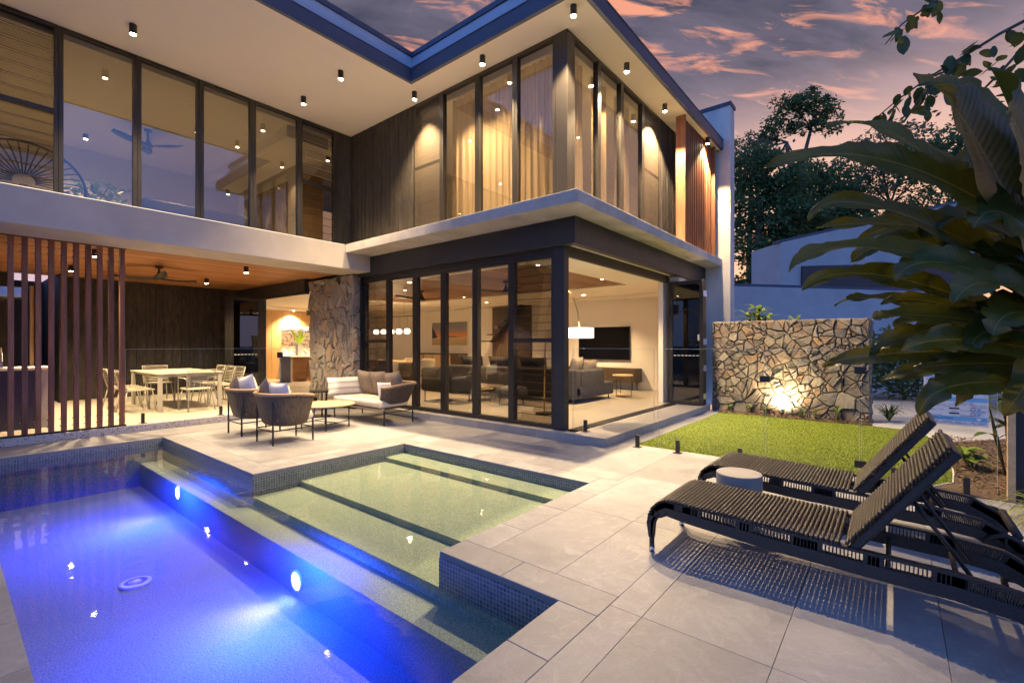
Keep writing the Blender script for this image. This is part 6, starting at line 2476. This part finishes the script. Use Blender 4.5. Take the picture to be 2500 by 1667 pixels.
lw_ = thing('boundary_wall', (20.0, 3.0, 0.0), 'low blue-grey rendered wall with dark cap beyond the stone wall', 'wall')
vwall(MB(), (17.9, 4.77), (26.06, -1.89), 0.25, -0.05, 3.50, 3.50).build('wall_body', 'render_grey', lw_)
q = vwall(MB(), (17.9, 4.77), (26.06, -1.89), 0.32, 3.501, 3.60, 3.60)
q.build('cap', 'charcoal_sky_tint', lw_)
nb = thing('neighbour_house', (24.0, 2.0, 0.0), 'pale neighbouring house with raked parapet behind the low wall', 'house')
vwall(MB(), (22.77, 3.73), (31.03, -3.23), 0.3, 0.0, 5.74, 8.3).build('wall', 'render_grey', nb)
vwall(MB(), (22.77, 3.73), (24.2, 5.2), 0.3, 0.0, 5.74, 5.74).build('wall', 'render_grey', nb)
q = vwall(MB(), (22.70, 3.80), (31.0, -3.3), 0.4, 5.75, 5.83, 8.4)
for i in (0, 2):
    pass
vs = q.v
q.v = [(x, y, (z if z > 5.76 else (5.745 if x < 25 else 8.31))) for x, y, z in vs]
q.build('parapet_cap', 'charcoal_sky_tint', nb)
a, b = Vector((23.55, 2.95)), Vector((30.0, -2.5))
vwall(MB(), (23.45, 3.06), (30.0, -2.46), 0.05, 3.7, 4.75, 5.2).build('window', 'steel_dark', nb)  # no real window: dark sheet painting the shade on the recessed wall


# ---------------- shrubs, ferns, strap plants
def leafy(name, label, base, n, L, w, spread, m, seed, lift=0.6, stems=0, sag=0.3, stem_h=0.0, group=None):
    rnd = random.Random(seed)
    t = thing(name, base, label, 'plant', group)
    b0 = Vector(base)
    sm = MB()
    heads = []
    for k in range(max(1, stems)):
        q = rnd.uniform(0, 6.28)
        r_ = spread * rnd.random()
        foot = b0 + Vector((r_ * 0.4 * math.cos(q), r_ * 0.4 * math.sin(q), 0))
        head = b0 + Vector((r_ * math.cos(q), r_ * math.sin(q), stem_h * rnd.uniform(0.6, 1.1)))
        sm.tube([foot, (foot + head) * 0.5 + Vector((rnd.uniform(-0.03, 0.03), rnd.uniform(-0.03, 0.03), 0)), head + Vector((0, 0, 0.01))], [0.012, 0.01, 0.005], 5)
        heads.append((foot, head))
    sm.build('stem', 'stem_green', t, smooth=True)
    for k in range(n):
        f_, h_ = rnd.choice(heads)
        s = f_.lerp(h_, rnd.uniform(0.45, 1.0)) if stem_h else f_
        q = rnd.uniform(0, 6.28)
        l_ = L * rnd.uniform(0.6, 1.1)
        up_ = lift * rnd.uniform(0.4, 1.2)
        tip = s + Vector((math.cos(q), math.sin(q), up_)).normalized() * l_
        mb = MB()
        blade_leaf(mb, s, tip, w * rnd.uniform(0.7, 1.2), sag * l_, 6)
        mb.build('leaf', m, t, smooth=True)
    return t


leafy('ginger_plant', 'bright green ginger plant rising behind the stone wall', (11.10, 2.30, 1.55), 62, 0.36, 0.085, 0.32, 'shrub_leaf', 3, 0.7, 9, 0.35, 0.62)
leafy('ginger_plant', 'small green plant tip showing over the middle of the stone wall', (11.0, 1.52, 1.62), 14, 0.26, 0.06, 0.10, 'shrub_leaf', 4, 1.0, 2, 0.2, 0.3)
FG = 'small ferns in the mulch at the foot of the stone wall'
for k, (y, s, lb) in enumerate(((2.60, 0.16, 'small fern at the left end of the stone wall foot, near the step'), (2.25, 0.20, 'small pale fern left of the garden spotlight'), (1.98, 0.18, 'small pale fern just left of the garden spotlight glow'),
                                (1.36, 0.20, 'small fern just right of the garden spotlight'), (1.12, 0.20, 'small fern right of the garden spotlight, second along'), (0.78, 0.24, 'upright fern towards the right end of the stone wall foot'))):
    leafy('fern', lb, (10.27, y, 0.01), 15, s, 0.028, 0.05, 'fern_leaf', 30 + k, 1.5, 3, 0.3, s * 0.7, FG)
leafy('cane_ginger', 'tall leafy ginger canes beside the lawn behind the sign', (7.1, -1.0, 0.0), 60, 0.42, 0.10, 0.35, 'branch_leaf', 12, 0.6, 16, 0.35, 1.3)
leafy('cane_ginger', 'second clump of leafy canes at the far right of the garden bed', (8.3, -1.5, 0.0), 60, 0.42, 0.10, 0.5, 'branch_leaf', 13, 0.6, 12, 0.35, 1.6)
leafy('broadleaf_plant', 'low light-green broad-leaved plant on the mulch under the sign', (7.35, -0.72, 0.0), 18, 0.30, 0.11, 0.18, 'shrub_leaf', 14, 0.7, 4, 0.4, 0.2)
leafy('strap_plant', 'arching strap-leaved grass plant at the lower right edge', (5.35, -0.98, 0.0), 60, 0.62, 0.022, 0.10, 'fern_leaf', 15, 1.2, 1, 0.75)
leafy('tussock', 'dark feathery grass tuft beside the garden path', (10.9, 0.05, 0.0), 70, 0.62, 0.02, 0.12, 'branch_leaf', 16, 2.0, 1, 0.5)
for k, (x, y, lb) in enumerate(((15.0, 1.2, 'dark shrub beyond the right end of the stone wall'), (15.6, -0.2, 'dark shrub beyond the garden path, left one'), (14.4, -2.4, 'dark shrub beyond the garden path, right one'))):
    tr_ = thing('garden_shrub', (x, y, 0), lb, 'shrub', 'dark shrubs along the garden path')
    rnd = random.Random(50 + k)
    cm = MB()
    for _ in range(2200):
        d = Vector((rnd.gauss(0, 1), rnd.gauss(0, 1), rnd.gauss(0, 1))).normalized() * (rnd.random() ** 0.4)
        p = Vector((x + d.x * 1.0, y + d.y * 1.1, 0.95 + d.z * 0.95))
        a_ = Vector((rnd.gauss(0, 1), rnd.gauss(0, 1), rnd.gauss(0, 0.7))).normalized() * 0.16
        b_2 = a_.orthogonal().normalized() * 0.035
        kk = len(cm.v)
        cm.v += [tuple(p), tuple(p + a_ * 0.5 + b_2), tuple(p + a_), tuple(p + a_ * 0.5 - b_2)]
        cm.f.append((kk, kk + 1, kk + 2, kk + 3))
    cm.build('crown', 'tree_leaf', tr_)
    sm = MB()
    for j in range(5):
        sm.tube([(x, y, 0), (x + rnd.uniform(-0.5, 0.5), y + rnd.uniform(-0.5, 0.5), 1.0)], [0.03, 0.01], 5)
    sm.build('stem', 'bark', tr_)

# ---------------- dark boundary fence and timber post at the right edge
bf = thing('boundary_fence', (6.1, -1.9, 0.0), 'dark solid fence panel with pale timber post at the right edge', 'fence')
box('panel', 'steel_dark', bf, 6.06, 6.10, -4.0, -0.84, 0.0, 1.36)
box('post', 'teak_x', bf, 6.03, 6.09, -0.835, -0.785, 0.0, 1.36, bevel=0.003)


# ---------------- pool safety sign on the glass
sg = thing('safety_sign', (6.0, -0.36, 0.64), 'white pool safety chart with blue bands fixed to the glass fence', 'sign')
SX = 6.012
box('board', 'white_vinyl', sg, SX, SX + 0.006, -0.662, -0.222, 0.648, 1.235, bevel=0.003)


def srect(name, m, y0, y1, z0, z1, dpt=0.0008):
    return box(name, m, sg, SX - dpt - 0.0004, SX - 0.0002, y0, y1, z0, z1)


def stext(txt, y_left, z, size, m):
    cu = bpy.data.curves.new('lettering', 'FONT')
    cu.body = txt
    cu.size = size
    o = bpy.data.objects.new('lettering', cu)
    COL.objects.link(o)
    dg = bpy.context.evaluated_depsgraph_get()
    me = bpy.data.meshes.new_from_object(o.evaluated_get(dg))
    bpy.data.objects.remove(o)
    me.materials.clear()
    me.materials.append(MATS[m])
    t = bpy.data.objects.new('lettering', me)
    link(t, (SX - 0.0022, y_left, z), sg)
    t.rotation_euler = (R(90), 0, R(-90))
    return t


srect('blue_band', 'sign_blue', -0.655, -0.228, 0.868, 0.905)
srect('blue_band', 'sign_blue', -0.655, -0.228, 0.688, 0.728)
srect('black_band', 'sign_ink', -0.652, -0.228, 1.13, 1.162)
srect('blue_band', 'sign_blue', -0.655, -0.228, 1.085, 1.105)
stext('lincoln', -0.455, 1.185, 0.052, 'sign_ink')
stext('COMMENCE CPR', -0.43, 0.842, 0.017, 'sign_ink')
stext('DEFIBRILLATION', -0.232, 0.699, 0.026, 'sign_ink')
for z in (0.80, 0.755):
    srect('pictogram', 'sign_ink', -0.47, -0.40, z - 0.007, z + 0.007)
    n = 16
    m = MB()
    m.tube([(SX - 0.001, -0.56 + 0.016 * math.cos(2 * math.pi * k / n), z + 0.016 * math.sin(2 * math.pi * k / n)) for k in range(n)], 0.0016, 4, closed=True)
    m.build('pictogram', 'sign_ink', sg)


def heart(yc, zc, s, mname):
    pts = []
    for k in range(24):
        a_ = 2 * math.pi * k / 24
        pts.append((yc + s * 16 * math.sin(a_) ** 3 / 16, zc + s * (13 * math.cos(a_) - 5 * math.cos(2 * a_) - 2 * math.cos(3 * a_) - math.cos(4 * a_)) / 16))
    m_ = MB()
    m_.prism(pts, 0, 0.0006)
    m_.v = [(SX - 0.0012 - z, a_, b_3) for a_, b_3, z in m_.v]
    m_.build('heart', mname, sg)


heart(-0.60, 0.80, 0.014, 'sign_blue')
heart(-0.60, 0.755, 0.014, 'sign_blue')
heart(-0.60, 0.708, 0.016, 'white_vinyl')
fine = MB()
rg = random.Random(4)
for z in (0.97, 0.955, 0.94, 0.925, 0.855, 0.835, 0.82, 0.784, 0.776, 0.74, 0.733, 0.677, 0.67, 0.662, 1.05, 1.035, 1.065):
    y = -0.24
    while y > -0.64:
        l_ = rg.uniform(0.02, 0.09)
        if rg.random() < 0.8:
            fine.box(SX - 0.0012, SX - 0.0004, max(y - l_, -0.65), y, z - 0.0022, z + 0.0022)
        y -= l_ + rg.uniform(0.008, 0.03)
tag(fine.build('fine_print', 'sign_grey', sg), kind='stuff')
